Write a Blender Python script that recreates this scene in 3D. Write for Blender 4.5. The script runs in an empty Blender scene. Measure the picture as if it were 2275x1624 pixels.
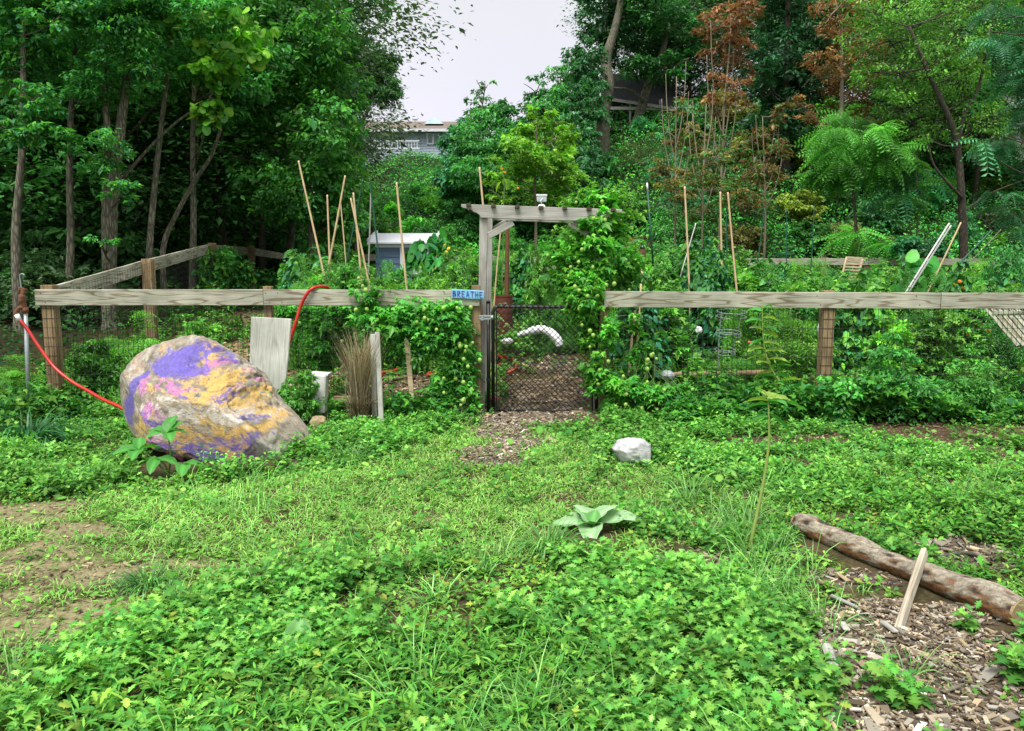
import bpy, bmesh, math, random
import numpy as np
from mathutils import Vector, Matrix
rng = np.random.default_rng(7); random.seed(7)
S = bpy.context.scene; COL = S.collection
R = math.radians; PI = math.pi

# ------------------------------------------------------------------ camera geometry
F = 1770.0; CX = 1137.5; CY = 812.0; PITCH = R(6.9); EYE = Vector((0, 0, 1.6))
def ray(px, py):
    u = (px - CX) / F; v = (CY - py) / F
    return Vector((u, math.cos(PITCH) + v * math.sin(PITCH), -math.sin(PITCH) + v * math.cos(PITCH)))
def at(px, py, D):
    d = ray(px, py); return EYE + d * (D / d.y)

# ------------------------------------------------------------------ noise (vectorised)
def _h(i, j, k, s=0):
    n = (i * 374761393 + j * 668265263 + k * 2147483647 + s * 974634777) & 0xffffffff
    n = ((n ^ (n >> 13)) * 1274126177) & 0xffffffff
    n = ((n ^ (n >> 15)) * 2246822519) & 0xffffffff
    return ((n ^ (n >> 16)) & 0xffff) / 65535.0
def vn(x, y, z=0.0, s=0):
    x = np.asarray(x, float); y = np.asarray(y, float); z = np.asarray(z, float) + np.zeros_like(x)
    xi = np.floor(x).astype(np.int64); yi = np.floor(y).astype(np.int64); zi = np.floor(z).astype(np.int64)
    a = x - xi; b = y - yi; c = z - zi
    a = a * a * (3 - 2 * a); b = b * b * (3 - 2 * b); c = c * c * (3 - 2 * c)
    r = 0
    for i in (0, 1):
        for j in (0, 1):
            for k in (0, 1):
                w = (a if i else 1 - a) * (b if j else 1 - b) * (c if k else 1 - c)
                r = r + w * _h(xi + i, yi + j, zi + k, s)
    return r
def fbm(x, y, z=0.0, o=4, s=0):
    r = 0; a = .5; f = 1.0
    for q in range(o):
        r = r + a * vn(np.asarray(x) * f, np.asarray(y) * f, np.asarray(z) * f, s + q); a *= .5; f *= 2.03
    return r
def ss(a, b, x):
    t = np.clip((np.asarray(x, float) - a) / (b - a), 0, 1); return t * t * (3 - 2 * t)

# ------------------------------------------------------------------ terrain
def h(x, y):
    x = np.asarray(x, float); y = np.asarray(y, float)
    g = ss(9.3, 16.5, y) * np.clip(.66 - .022 * x, .40, .85)
    Rf = ss(0, 9, x); Lf = ss(-7, -15, x)
    H = 9.5 + .3 * Rf - 3.0 * Lf - 1.1 * ss(3, -2, x); L = 34 - 12 * Rf
    t = np.clip((y - 25.5) / L, 0, 1); t = t * t * (3 - 2 * t)
    z = g + H * t
    near = 1 - ss(10, 14, y)
    z = z + near * (.045 * (vn(x * 1.3, y * 1.3, 0, 3) - .5) + .02 * (vn(x * 6, y * 6, 0, 4) - .5))
    z = z + ss(26, 32, y) * 1.0 * (vn(x * .3, y * .3, 0, 5) - .5) + ss(10, 14, y) * .12 * (vn(x * .9, y * .9, 0, 6) - .5)
    return z
def hz(x, y): return float(h(x, y))
def ground(px, py):
    d = ray(px, py); t = 1.5
    while t < 120:
        p = EYE + d * t
        if p.z < hz(p.x, p.y): break
        t += .03 if t < 12 else .2
    p = EYE + d * t
    return Vector((p.x, p.y, hz(p.x, p.y)))

# ------------------------------------------------------------------ object helpers
def tag(o, label=None, cat=None, group=None, kind=None):
    if label: o['label'] = label
    if cat: o['category'] = cat
    if group: o['group'] = group
    if kind: o['kind'] = kind
    return o
def thing(name, label, cat, loc=(0, 0, 0), group=None):
    o = bpy.data.objects.new(name, None); COL.objects.link(o); o.location = loc
    o.empty_display_size = .2
    return tag(o, label, cat, group)
def link(name, me, mat, parent=None):
    o = bpy.data.objects.new(name, me); COL.objects.link(o)
    if mat is not None and not me.materials: me.materials.append(mat)
    if parent is not None:
        o.parent = parent
        M = Matrix.Translation(parent.location); q = parent.parent
        o.matrix_parent_inverse = M.inverted() if q is None else Matrix.Identity(4)
    return o
def child2(name, me, mat, part):      # a sub-part: inherits the part's frame
    o = bpy.data.objects.new(name, me); COL.objects.link(o)
    if mat is not None and not me.materials: me.materials.append(mat)
    o.parent = part
    o.matrix_parent_inverse = part.matrix_basis.inverted()
    return o
def kids(o): return [c for c in bpy.data.objects if c.parent == o]
def copy_thing(src, ch, loc, rotz=0., scale=(1, 1, 1), label=None, group=None, color=None):
    r = src.copy(); COL.objects.link(r); r.location = loc; r.rotation_euler = (0, 0, rotz); r.scale = scale
    if label: r['label'] = label
    if group: r['group'] = group
    if color and r.type == 'MESH': r.color = (*color, 1)
    for c in ch:
        d = c.copy(); COL.objects.link(d); d.parent = r
        if color: d.color = (*color, 1)
    return r

def mesh_arrays(name, V, loops, starts, col=None, smooth=False, matidx=None):
    me = bpy.data.meshes.new(name)
    me.vertices.add(len(V)); me.vertices.foreach_set('co', np.asarray(V, np.float32).ravel())
    me.loops.add(len(loops)); me.loops.foreach_set('vertex_index', np.asarray(loops, np.int32))
    me.polygons.add(len(starts)); me.polygons.foreach_set('loop_start', np.asarray(starts, np.int32))
    me.update(calc_edges=True)
    if smooth: me.polygons.foreach_set('use_smooth', np.ones(len(starts), bool))
    else: me.polygons.foreach_set('use_smooth', np.zeros(len(starts), bool))
    if col is not None:
        a = me.color_attributes.new('Col', 'FLOAT_COLOR', 'POINT')
        c = np.ones((len(V), 4), np.float32); c[:, :3] = col
        a.data.foreach_set('color', c.ravel())
    return me

class MB:
    def __init__(s): s.v = []; s.f = []
    def add(s, vs, fs):
        o = len(s.v); s.v += [tuple(p) for p in vs]; s.f += [tuple(i + o for i in f) for f in fs]; return s
    def box(s, c, size, M=None):
        x, y, z = [q / 2 for q in size]
        vs = [Vector((i * x, j * y, k * z)) for i in (-1, 1) for j in (-1, 1) for k in (-1, 1)]
        if M is not None: vs = [M @ p for p in vs]
        c = Vector(c); vs = [p + c for p in vs]
        return s.add(vs, [(0, 1, 3, 2), (4, 6, 7, 5), (0, 4, 5, 1), (2, 3, 7, 6), (0, 2, 6, 4), (1, 5, 7, 3)])
    def boxmm(s, a, b):
        return s.box([(a[i] + b[i]) / 2 for i in range(3)], [abs(b[i] - a[i]) for i in range(3)])
    def tube(s, pts, rad, n=8, cap=True, wob=0.0):
        pts = [Vector(p) for p in pts]
        if not hasattr(rad, '__len__'): rad = [rad] * len(pts)
        rings = []; up = Vector((0, 0, 1)); u = None
        for i, p in enumerate(pts):
            t = (pts[min(i + 1, len(pts) - 1)] - pts[max(i - 1, 0)]).normalized()
            if u is None:
                a = up if abs(t.z) < .9 else Vector((0, 1, 0)); u = t.cross(a).normalized()
            else: u = (u - t * u.dot(t)).normalized()
            w = t.cross(u)
            ring = []
            for k in range(n):
                an = 2 * PI * k / n; rr = rad[i] * (1 + wob * (random.random() - .5))
                ring.append(p + (u * math.cos(an) + w * math.sin(an)) * rr)
            rings.append(ring)
        vs = [q for r_ in rings for q in r_]; fs = []
        for i in range(len(rings) - 1):
            for k in range(n):
                a = i * n + k; b = i * n + (k + 1) % n
                fs.append((a, b, b + n, a + n))
        if cap:
            fs.append(tuple(range(n))[::-1]); fs.append(tuple((len(rings) - 1) * n + k for k in range(n)))
        return s.add(vs, fs)
    def prism(s, poly, axis_fn, t0, t1):
        n = len(poly); vs = [axis_fn(p, t0) for p in poly] + [axis_fn(p, t1) for p in poly]
        fs = [tuple(range(n)), tuple(range(n, 2 * n))[::-1]] + [(i, i + n, (i + 1) % n + n, (i + 1) % n) for i in range(n)]
        return s.add(vs, fs)
    def mesh(s, name, smooth=False):
        me = bpy.data.meshes.new(name); me.from_pydata(s.v, [], s.f); me.update()
        if smooth: me.polygons.foreach_set('use_smooth', np.ones(len(me.polygons), bool))
        return me
    def build(s, name, mat, parent=None, smooth=False, bevel=0):
        o = link(name, s.mesh(name, smooth), mat, parent)
        if bevel:
            m = o.modifiers.new('bevel', 'BEVEL'); m.width = bevel; m.segments = 2; m.limit_method = 'ANGLE'
        return o

def smooth_path(pts, k=6):
    pts = [Vector(p) for p in pts]; P = [pts[0] * 2 - pts[1]] + pts + [pts[-1] * 2 - pts[-2]]; out = []
    for i in range(1, len(P) - 2):
        for j in range(k):
            t = j / k; a, b, c, d = P[i - 1:i + 3]
            out.append(.5 * ((2 * b) + (c - a) * t + (2 * a - 5 * b + 4 * c - d) * t * t + (3 * b - a - 3 * c + d) * t ** 3))
    out.append(pts[-1]); return out

def board(name, a, b, w, t, mat, parent, face=Vector((0, -1, 0)), bevel=.004, prof=None):
    """a plank from a to b (its centre line), w across, t thick; its wide face looks along `face`; local x runs along it"""
    a = Vector(a); b = Vector(b); X = (b - a); Lg = X.length; X.normalize()
    Y = (face - X * face.dot(X)).normalized(); Z = X.cross(Y)
    M = Matrix(((X.x, Y.x, Z.x, a.x), (X.y, Y.y, Z.y, a.y), (X.z, Y.z, Z.z, a.z), (0, 0, 0, 1)))
    m = MB()
    n = max(2, int(Lg / .25))
    vs = []; fs = []
    for i in range(n + 1):
        x = Lg * i / n; j = .0025
        for (y, z) in ((-1, -1), (1, -1), (1, 1), (-1, 1)):
            vs.append((x, y * t / 2 + random.uniform(-j, j) * (0 < i < n), z * w / 2 + random.uniform(-j, j)))
    for i in range(n):
        for k in range(4): fs.append((i * 4 + k, i * 4 + (k + 1) % 4, i * 4 + 4 + (k + 1) % 4, i * 4 + 4 + k))
    fs.append((3, 2, 1, 0)); fs.append((n * 4, n * 4 + 1, n * 4 + 2, n * 4 + 3))
    m.add(vs, fs)
    o = link(name, m.mesh(name), mat, parent); o.matrix_basis = M
    if bevel:
        q = o.modifiers.new('bevel', 'BEVEL'); q.width = bevel; q.segments = 1; q.limit_method = 'ANGLE'
    return o

# ------------------------------------------------------------------ materials
def newmat(name):
    m = bpy.data.materials.new(name); m.use_nodes = True; nt = m.node_tree; nt.nodes.clear()
    out = nt.nodes.new('ShaderNodeOutputMaterial'); b = nt.nodes.new('ShaderNodeBsdfPrincipled')
    nt.links.new(b.outputs[0], out.inputs[0]); return m, nt, b, out
def N(nt, t, **k):
    n = nt.nodes.new(t)
    for a, v in k.items(): setattr(n, a, v)
    return n
def ramp(nt, fac, stops):
    r = N(nt, 'ShaderNodeValToRGB'); e = r.color_ramp.elements
    while len(e) > 1: e.remove(e[0])
    e[0].position = stops[0][0]; e[0].color = (*stops[0][1], 1)
    for p, c in stops[1:]:
        q = e.new(p); q.color = (*c, 1)
    nt.links.new(fac, r.inputs[0]); return r.outputs[0]
def mapped(nt, scale, coord='Object'):
    tc = N(nt, 'ShaderNodeTexCoord'); mp = N(nt, 'ShaderNodeMapping'); mp.inputs['Scale'].default_value = scale
    nt.links.new(tc.outputs[coord], mp.inputs[0]); return mp.outputs[0]
def noise_t(nt, vec, scale, detail=6, rough=.6, dist=0):
    n = N(nt, 'ShaderNodeTexNoise'); n.inputs['Scale'].default_value = scale; n.inputs['Detail'].default_value = detail
    n.inputs['Roughness'].default_value = rough; n.inputs['Distortion'].default_value = dist
    nt.links.new(vec, n.inputs[0]); return n.outputs['Fac']
def bump(nt, b, hgt, strength=.3, dist=.01):
    q = N(nt, 'ShaderNodeBump'); q.inputs['Strength'].default_value = strength; q.inputs['Distance'].default_value = dist
    nt.links.new(hgt, q.inputs['Height']); nt.links.new(q.outputs[0], b.inputs['Normal'])
def vmul(nt, a, b):
    v = N(nt, 'ShaderNodeVectorMath', operation='MULTIPLY'); nt.links.new(a, v.inputs[0])
    if isinstance(b, (tuple, float, int)): v.inputs[1].default_value = b if isinstance(b, tuple) else (b, b, b)
    else: nt.links.new(b, v.inputs[1])
    return v.outputs[0]

def leaf_mat(name, trans=.32, rough=.45, spec=.35, lo=(.88, .92, .80), hi=(1.45, 1.45, 1.3)):
    m, nt, b, out = newmat(name)
    at_ = N(nt, 'ShaderNodeAttribute', attribute_name='Col'); oi = N(nt, 'ShaderNodeObjectInfo')
    c = vmul(nt, at_.outputs['Color'], oi.outputs['Color'])
    nz = noise_t(nt, mapped(nt, (1, 1, 1)), 1.3, 3)
    c = vmul(nt, c, ramp(nt, nz, [(.25, lo), (.75, hi)]))
    nt.links.new(c, b.inputs['Base Color']); b.inputs['Roughness'].default_value = rough
    b.inputs['Specular IOR Level'].default_value = spec
    t = N(nt, 'ShaderNodeBsdfTranslucent'); nt.links.new(vmul(nt, c, (1.3, 1.35, .7)), t.inputs[0])
    mx = N(nt, 'ShaderNodeMixShader'); mx.inputs[0].default_value = trans
    nt.links.new(b.outputs[0], mx.inputs[1]); nt.links.new(t.outputs[0], mx.inputs[2]); nt.links.new(mx.outputs[0], out.inputs[0])
    return m
def plain(name, c1, c2=None, scale=8, rough=.7, metal=0., bmp=.2, stretch=(1, 1, 1), detail=6):
    m, nt, b, out = newmat(name); c2 = c2 or tuple(q * .75 for q in c1)
    v = mapped(nt, stretch); f = noise_t(nt, v, scale, detail)
    nt.links.new(ramp(nt, f, [(.3, c2), (.7, c1)]), b.inputs['Base Color'])
    b.inputs['Roughness'].default_value = rough; b.inputs['Metallic'].default_value = metal
    if bmp: bump(nt, b, f, bmp)
    return m
def wood(name, light, dark, rings=.6, scale=1.0, green=0.0):
    m, nt, b, out = newmat(name)
    oi = N(nt, 'ShaderNodeObjectInfo'); tc = N(nt, 'ShaderNodeTexCoord')
    add = N(nt, 'ShaderNodeVectorMath', operation='ADD')
    sc = N(nt, 'ShaderNodeVectorMath', operation='SCALE'); sc.inputs[0].default_value = (7.3, 3.1, .0); nt.links.new(oi.outputs['Random'], sc.inputs['Scale'])
    nt.links.new(tc.outputs['Object'], add.inputs[0]); nt.links.new(sc.outputs[0], add.inputs[1])
    mp = N(nt, 'ShaderNodeMapping'); mp.inputs['Scale'].default_value = (.55 * scale, 6 * scale, 6 * scale); nt.links.new(add.outputs[0], mp.inputs[0])
    n0 = noise_t(nt, mp.outputs[0], 1.6, 2, .4)
    # growth rings: a smooth noise folded many times reads as cathedral grain
    mt = N(nt, 'ShaderNodeMath', operation='MULTIPLY'); mt.inputs[1].default_value = 52; nt.links.new(n0, mt.inputs[0])
    sn = N(nt, 'ShaderNodeMath', operation='SINE'); nt.links.new(mt.outputs[0], sn.inputs[0])
    rg = ramp(nt, sn.outputs[0], [(.0, (1, 1, 1)), (.45, (1, 1, 1)), (.85, (1 - .45 * rings, 1 - .52 * rings, 1 - .6 * rings)), (1, (1 - .6 * rings, 1 - .68 * rings, 1 - .75 * rings))])
    mp2 = N(nt, 'ShaderNodeMapping'); mp2.inputs['Scale'].default_value = (1.5, 60, 60); nt.links.new(add.outputs[0], mp2.inputs[0])
    n1 = noise_t(nt, mp2.outputs[0], 2, 5)
    n2 = noise_t(nt, add.outputs[0], 2.3, 5)
    c = ramp(nt, n1, [(.3, dark), (.62, light)])
    c = vmul(nt, c, rg)
    c = vmul(nt, c, ramp(nt, n2, [(.3, (.66, .67, .62)), (.7, (1.2, 1.18, 1.15))]))
    n3 = noise_t(nt, tc.outputs['Object'], .9, 4); c = vmul(nt, c, ramp(nt, n3, [(.35, (.82, .84, .80)), (.65, (1.1, 1.08, 1.06))]))
    nt.links.new(c, b.inputs['Base Color']); b.inputs['Roughness'].default_value = .85; b.inputs['Specular IOR Level'].default_value = .2
    bump(nt, b, n1, .5, .004); return m
def bark(name, light, dark, sc=1.0):
    m, nt, b, out = newmat(name)
    v = mapped(nt, (7 * sc, 7 * sc, 1.6 * sc)); f = noise_t(nt, v, 3, 7, .7, .6)
    w = N(nt, 'ShaderNodeTexVoronoi', feature='DISTANCE_TO_EDGE'); w.inputs['Scale'].default_value = 3; nt.links.new(v, w.inputs[0])
    mix = N(nt, 'ShaderNodeMath', operation='MULTIPLY'); nt.links.new(f, mix.inputs[0]); nt.links.new(w.outputs[0], mix.inputs[1])
    g = noise_t(nt, mapped(nt, (1, 1, 1)), 1.1, 4)
    c = ramp(nt, mix.outputs[0], [(.0, dark), (.16, light)])
    c = vmul(nt, c, ramp(nt, g, [(.3, (.6, .68, .55)), (.7, (1.2, 1.15, 1.1))]))
    nt.links.new(c, b.inputs['Base Color']); b.inputs['Roughness'].default_value = .9
    bump(nt, b, mix.outputs[0], .9, .03); return m

LEAF = leaf_mat('leaf_surface'); LEAFM = leaf_mat('matte_leaf_surface', .25, .7, .15)
GRASSM = leaf_mat('grass_surface', .3, .4, .4)
W_RAIL = wood('weathered_rail_wood', (.47, .47, .40), (.29, .285, .23), .8)
W_POST = wood('post_wood', (.34, .25, .15), (.20, .14, .085), .5, 1.3)
W_GREY = wood('silver_grey_wood', (.50, .50, .48), (.31, .31, .29), .3, .9)
W_PALE = wood('pale_split_wood', (.58, .47, .33), (.40, .30, .19), .3)
W_ARB = wood('arbor_wood', (.44, .44, .43), (.28, .27, .255), .25, .8)
W_DARK = wood('dark_stained_wood', (.10, .075, .055), (.05, .04, .03), .2)
BAMBOO = plain('bamboo_cane', (.66, .50, .29), (.48, .34, .18), 9, .55, 0, .1, (1, 1, .3))
GSTAKE = plain('green_coated_stake', (.01, .10, .055), (.006, .06, .035), 12, .5)
WSTAKE = plain('white_plastic_pipe', (.75, .73, .72), (.6, .58, .55), 9, .4)
BLACKM = plain('black_coated_steel', (.012, .012, .013), (.006, .006, .007), 20, .38, 0, .05)
WIREM = plain('dark_wire', (.018, .018, .016), (.01, .01, .009), 30, .6, .3, 0)
GALV = plain('galvanised_steel', (.36, .41, .41), (.24, .28, .28), 18, .45, .5, .05)
RUST = plain('rusty_iron', (.20, .085, .04), (.10, .04, .02), 25, .85, .1, .5)
BARREL = plain('rusty_barrel', (.17, .042, .022), (.085, .025, .016), 5, .7, .1, .3)
REDH = plain('red_rubber_hose', (.52, .02, .012), (.36, .012, .01), 9, .33, 0, .02)
ORH = plain('orange_red_hose', (.56, .07, .03), (.42, .04, .02), 9, .45, 0, .02)
WHITEP = plain('white_plastic', (.78, .79, .80), (.62, .64, .65), 5, .4, 0, .1)
BARK = bark('furrowed_bark', (.22, .21, .16), (.06, .055, .04)); BARKD = bark('dark_bark', (.085, .07, .05), (.025, .02, .015))
BARKP = bark('pale_twig_bark', (.34, .29, .22), (.2, .16, .12), 2)
BARKG = plain('green_stem', (.12, .20, .05), (.07, .12, .03), 10, .6)
STRAW = leaf_mat('dry_straw', .2, .7, .1, (.8, .8, .8), (1.2, 1.2, 1.2))

# ------------------------------------------------------------------ leaf templates
def tmpl(V, Fc, shade=None):
    V = np.array(V, float)
    return (V, Fc, np.ones(len(V)) if shade is None else np.array(shade, float))
def strip_leaf(prof, fold=.12, droop=.25):
    """prof: [(x, halfwidth)]; two halves folded along the rib"""
    V = []; Fc = []; sh = []
    for (x, w) in prof:
        z = -droop * x * x
        V += [(x, 0, z), (x, w, z + fold * w), (x, -w, z + fold * w)]; sh += [1.12, .96, .9]
    for i in range(len(prof) - 1):
        a = 3 * i; b = a + 3
        Fc += [(a, b, b + 1, a + 1), (a, a + 2, b + 2, b)]
    return tmpl(V, Fc, sh)
L_OVAL = strip_leaf([(0, .02), (.3, .26), (.65, .24), (1, .01)])
L_DIA = tmpl([(0, 0, 0), (.4, .26, .05), (1, 0, -.14), (.46, -.26, .05)], [(0, 2, 1), (0, 3, 2)], [1.05, .95, 1.05, .9])
L_QUAD = tmpl([(0, 0, 0), (.38, .25, .03), (1, 0, -.12), (.46, -.24, .03)], [(0, 3, 2, 1)], [1, .95, 1.05, .92])
L_LANCE = strip_leaf([(0, .015), (.25, .10), (.55, .12), (.85, .06), (1, .004)], .3, .35)
L_MUG = strip_leaf([(0, .02), (.2, .035), (.3, .30), (.40, .10), (.52, .42), (.60, .16), (.74, .36), (.80, .12), (1, .02)], .18, .28)
L_MUG2 = strip_leaf([(0, .03), (.3, .22), (.38, .14), (.55, .40), (.63, .18), (.8, .22), (1, .02)], .15, .2)
L_MAPLE = tmpl([(0, 0, 0), (.1, .32, .02), (.42, .5, 0), (.42, .2, .03), (1, 0, -.12), (.42, -.2, .03), (.42, -.5, 0), (.1, -.32, .02)],
               [(0, 3, 2, 1), (0, 5, 4, 3), (0, 7, 6, 5)], [1.1, .95, .95, 1, 1.05, 1, .92, .92])
L_ROUND = strip_leaf([(0, .1), (.25, .40), (.6, .44), (.88, .26), (1, .03)], .1, .15)
def compound(n=7, ll=.26, fold=.3, arch=.35):
    V = []; Fc = []; sh = []
    def zz(x): return -arch * x * x
    V += [(0, .006, 0), (0, -.006, 0), (1, -.004, zz(1)), (1, .004, zz(1)), (.5, .006, zz(.5)), (.5, -.006, zz(.5))]; sh += [.8] * 6
    Fc += [(0, 1, 5, 4), (4, 5, 2, 3)]
    for i in range(n):
        x = .14 + .84 * i / (n - 1); l = ll * (1 - .45 * abs(x - .45))
        for s in (-1, 1):
            o = len(V); dz = -fold * l
            V += [(x, 0, zz(x)), (x + .02, s * l * .5, zz(x) + dz * .35), (x + .35 * l, s * l, zz(x) + dz), (x + .085 + .1 * l, s * l * .45, zz(x) + dz * .35)]
            sh += [1, .95, 1.05, 1.0]; Fc.append((o, o + 1, o + 2, o + 3) if s < 0 else (o, o + 3, o + 2, o + 1))
    return tmpl(V, Fc, sh)
L_COMP = compound(); L_FERN = compound(10, .2, .2, .5); L_TOM = compound(4, .36, .5, .4)
def blade(n, bend, w0):
    V = []; Fc = []; sh = []; x = z = 0; a = 0.0
    for i in range(n + 1):
        t = i / n; w = w0 * (1 - t) ** .6 * (1 if i else .7)
        V += [(x, w, z), (x, -w, z)]; sh += [.65 + .5 * t, .6 + .5 * t]
        a = -bend * t * 1.6; x += math.cos(a) / n; z += math.sin(a) / n
    for i in range(n): Fc.append((2 * i, 2 * i + 1, 2 * i + 3, 2 * i + 2))
    return tmpl(V, Fc, sh)
B1 = blade(3, .5, .017); B2 = blade(4, 1.1, .021); B3 = blade(5, 1.7, .023)

def basis(az, el, roll):
    ca, sa, ce, se = np.cos(az), np.sin(az), np.cos(el), np.sin(el)
    X = np.stack([ce * ca, ce * sa, se], -1); Y = np.stack([-sa, ca, 0 * sa], -1); Z = np.cross(X, Y)
    cr, sr = np.cos(roll)[:, None], np.sin(roll)[:, None]
    return np.stack([X, Y * cr + Z * sr, -Y * sr + Z * cr], -1)      # columns
def scatter(parts, name='leaves'):
    """parts: list of (template, pos(N,3), M(N,3,3) scaled, col(N,3))"""
    Vs = []; Ls = []; Cs = []; St = []; vo = 0; lo = 0
    for (T, pos, M, col) in parts:
        n = len(pos)
        if n == 0: continue
        V, Fc, sh = T; k = len(V)
        W = np.einsum('nij,kj->nki', M, V) + pos[:, None, :]
        Vs.append(W.reshape(-1, 3)); Cs.append((col[:, None, :] * sh[None, :, None]).reshape(-1, 3))
        fl = np.array([i for f in Fc for i in f]); ln = np.array([len(f) for f in Fc]); st = np.concatenate([[0], np.cumsum(ln)[:-1]])
        Ls.append((fl[None, :] + (np.arange(n) * k)[:, None] + vo).ravel())
        St.append((st[None, :] + (np.arange(n) * len(fl))[:, None] + lo).ravel())
        vo += n * k; lo += n * len(fl)
    return mesh_arrays(name, np.concatenate(Vs), np.concatenate(Ls), np.concatenate(St), np.concatenate(Cs))
def palette(n, cols, jit=.18, bright=None):
    cols = np.array(cols, float); i = rng.integers(0, len(cols), n); j = rng.integers(0, len(cols), n); t = rng.random((n, 1))
    c = cols[i] * t + cols[j] * (1 - t)
    b = np.exp(rng.normal(0, jit, (n, 1)))
    if bright is not None: b = b * bright[:, None]
    return c * b

G_DARK = [(.018, .085, .022), (.03, .12, .03), (.02, .10, .045)]
G_MID = [(.038, .19, .035), (.06, .23, .035), (.035, .17, .055)]
G_BRI = [(.08, .27, .03), (.11, .30, .035), (.06, .22, .035)]
G_LIME = [(.17, .36, .03), (.13, .30, .03), (.22, .38, .05)]
G_BLUE = [(.03, .16, .07), (.05, .20, .09), (.025, .13, .06)]
C_RUST = [(.25, .10, .055), (.18, .08, .045), (.30, .15, .07), (.15, .10, .05)]
C_ORNG = [(.24, .17, .045), (.15, .15, .04), (.20, .11, .045)]
C_WEED = [(.085, .29, .045), (.13, .33, .06), (.06, .22, .045), (.19, .38, .07), (.095, .24, .035), (.05, .19, .04)]

def crown(ells, n, leaf, size, cols, sub=None, jit=.2, droop=-.25, flat=.55, bright=1.0, subr=.28, size_jit=.3):
    """ells: (centre, (rx, ry, rz), weight). Leaves gather in sub-clumps, lit on top and dark beneath"""
    w = np.array([e[2] * (e[1][0] * e[1][1] * e[1][2]) ** .667 for e in ells]); w = w / w.sum()
    P = []; C = []; B = []
    for (c, r, _), wi in zip(ells, w):
        m = int(n * wi); k = max(4, int(m / 42)) if sub is None else max(3, int(sub * wi))
        d = rng.normal(size=(k, 3)); d /= np.linalg.norm(d, axis=1)[:, None]
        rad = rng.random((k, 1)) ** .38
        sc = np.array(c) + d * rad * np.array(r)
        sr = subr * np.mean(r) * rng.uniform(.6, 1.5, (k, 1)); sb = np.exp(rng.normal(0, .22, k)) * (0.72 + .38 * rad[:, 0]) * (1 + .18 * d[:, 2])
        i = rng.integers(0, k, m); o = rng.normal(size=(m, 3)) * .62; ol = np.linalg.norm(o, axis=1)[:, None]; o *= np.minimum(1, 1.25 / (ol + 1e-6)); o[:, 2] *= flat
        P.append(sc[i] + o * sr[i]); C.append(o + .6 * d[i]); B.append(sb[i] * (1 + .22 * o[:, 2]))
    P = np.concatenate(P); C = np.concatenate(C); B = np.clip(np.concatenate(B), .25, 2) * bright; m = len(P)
    az = np.arctan2(C[:, 1], C[:, 0]) + rng.normal(0, .7, m); el = rng.normal(droop, .4, m); ro = rng.normal(0, .5, m)
    s = size * np.exp(rng.normal(0, size_jit, m))
    M = basis(az, el, ro) * s[:, None, None]
    return (leaf, P, M, palette(m, cols, jit, B))

# ================================================================== SKY, SUN, CAMERA
W = bpy.data.worlds.new('World'); S.world = W; W.use_nodes = True; nt = W.node_tree; nt.nodes.clear()
SUN_EL, SUN_AZ = R(62), R(205)
sky = N(nt, 'ShaderNodeTexSky', sky_type='NISHITA'); sky.sun_disc = False; sky.sun_elevation = SUN_EL; sky.sun_rotation = SUN_AZ
bg1 = N(nt, 'ShaderNodeBackground'); bg1.inputs[1].default_value = .05; nt.links.new(sky.outputs[0], bg1.inputs[0])
tc = N(nt, 'ShaderNodeTexCoord'); sx = N(nt, 'ShaderNodeSeparateXYZ'); nt.links.new(tc.outputs['Generated'], sx.inputs[0])
cl = noise_t(nt, tc.outputs['Generated'], 2.2, 4)
gr = ramp(nt, sx.outputs[2], [(0, (.80, .71, .76)), (.18, (.78, .71, .74)), (.32, (.76, .73, .70)), (.6, (1.2, 1.18, 1.15))])
gr = vmul(nt, gr, ramp(nt, cl, [(.3, (.96, .96, .97)), (.7, (1.05, 1.05, 1.04))]))
bg2 = N(nt, 'ShaderNodeBackground'); bg2.inputs[1].default_value = 1.0; nt.links.new(gr, bg2.inputs[0])
ad = N(nt, 'ShaderNodeAddShader'); wo = N(nt, 'ShaderNodeOutputWorld')
nt.links.new(bg1.outputs[0], ad.inputs[0]); nt.links.new(bg2.outputs[0], ad.inputs[1]); nt.links.new(ad.outputs[0], wo.inputs[0])
sl = bpy.data.lights.new('sun', 'SUN'); sl.energy = 4.7; sl.angle = R(28); sl.color = (1, .97, .92)
so = bpy.data.objects.new('sun', sl); COL.objects.link(so)
dsun = Vector((math.sin(SUN_AZ) * math.cos(SUN_EL), math.cos(SUN_AZ) * math.cos(SUN_EL), math.sin(SUN_EL)))
so.rotation_euler = dsun.to_track_quat('Z', 'Y').to_euler()
cd = bpy.data.cameras.new('camera'); cam = bpy.data.objects.new('camera', cd); COL.objects.link(cam)
cam.location = EYE; cam.rotation_euler = (PI / 2 - PITCH, 0, 0); cd.sensor_width = 36; cd.lens = F / 2275 * 36; cd.clip_end = 2000; cd.clip_start = .05
S.camera = cam
S.view_settings.view_transform = 'Standard'; S.view_settings.look = 'None'; S.view_settings.exposure = 0
S.cycles.max_bounces = 7; S.cycles.diffuse_bounces = 4; S.cycles.glossy_bounces = 2; S.cycles.transmission_bounces = 5

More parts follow.
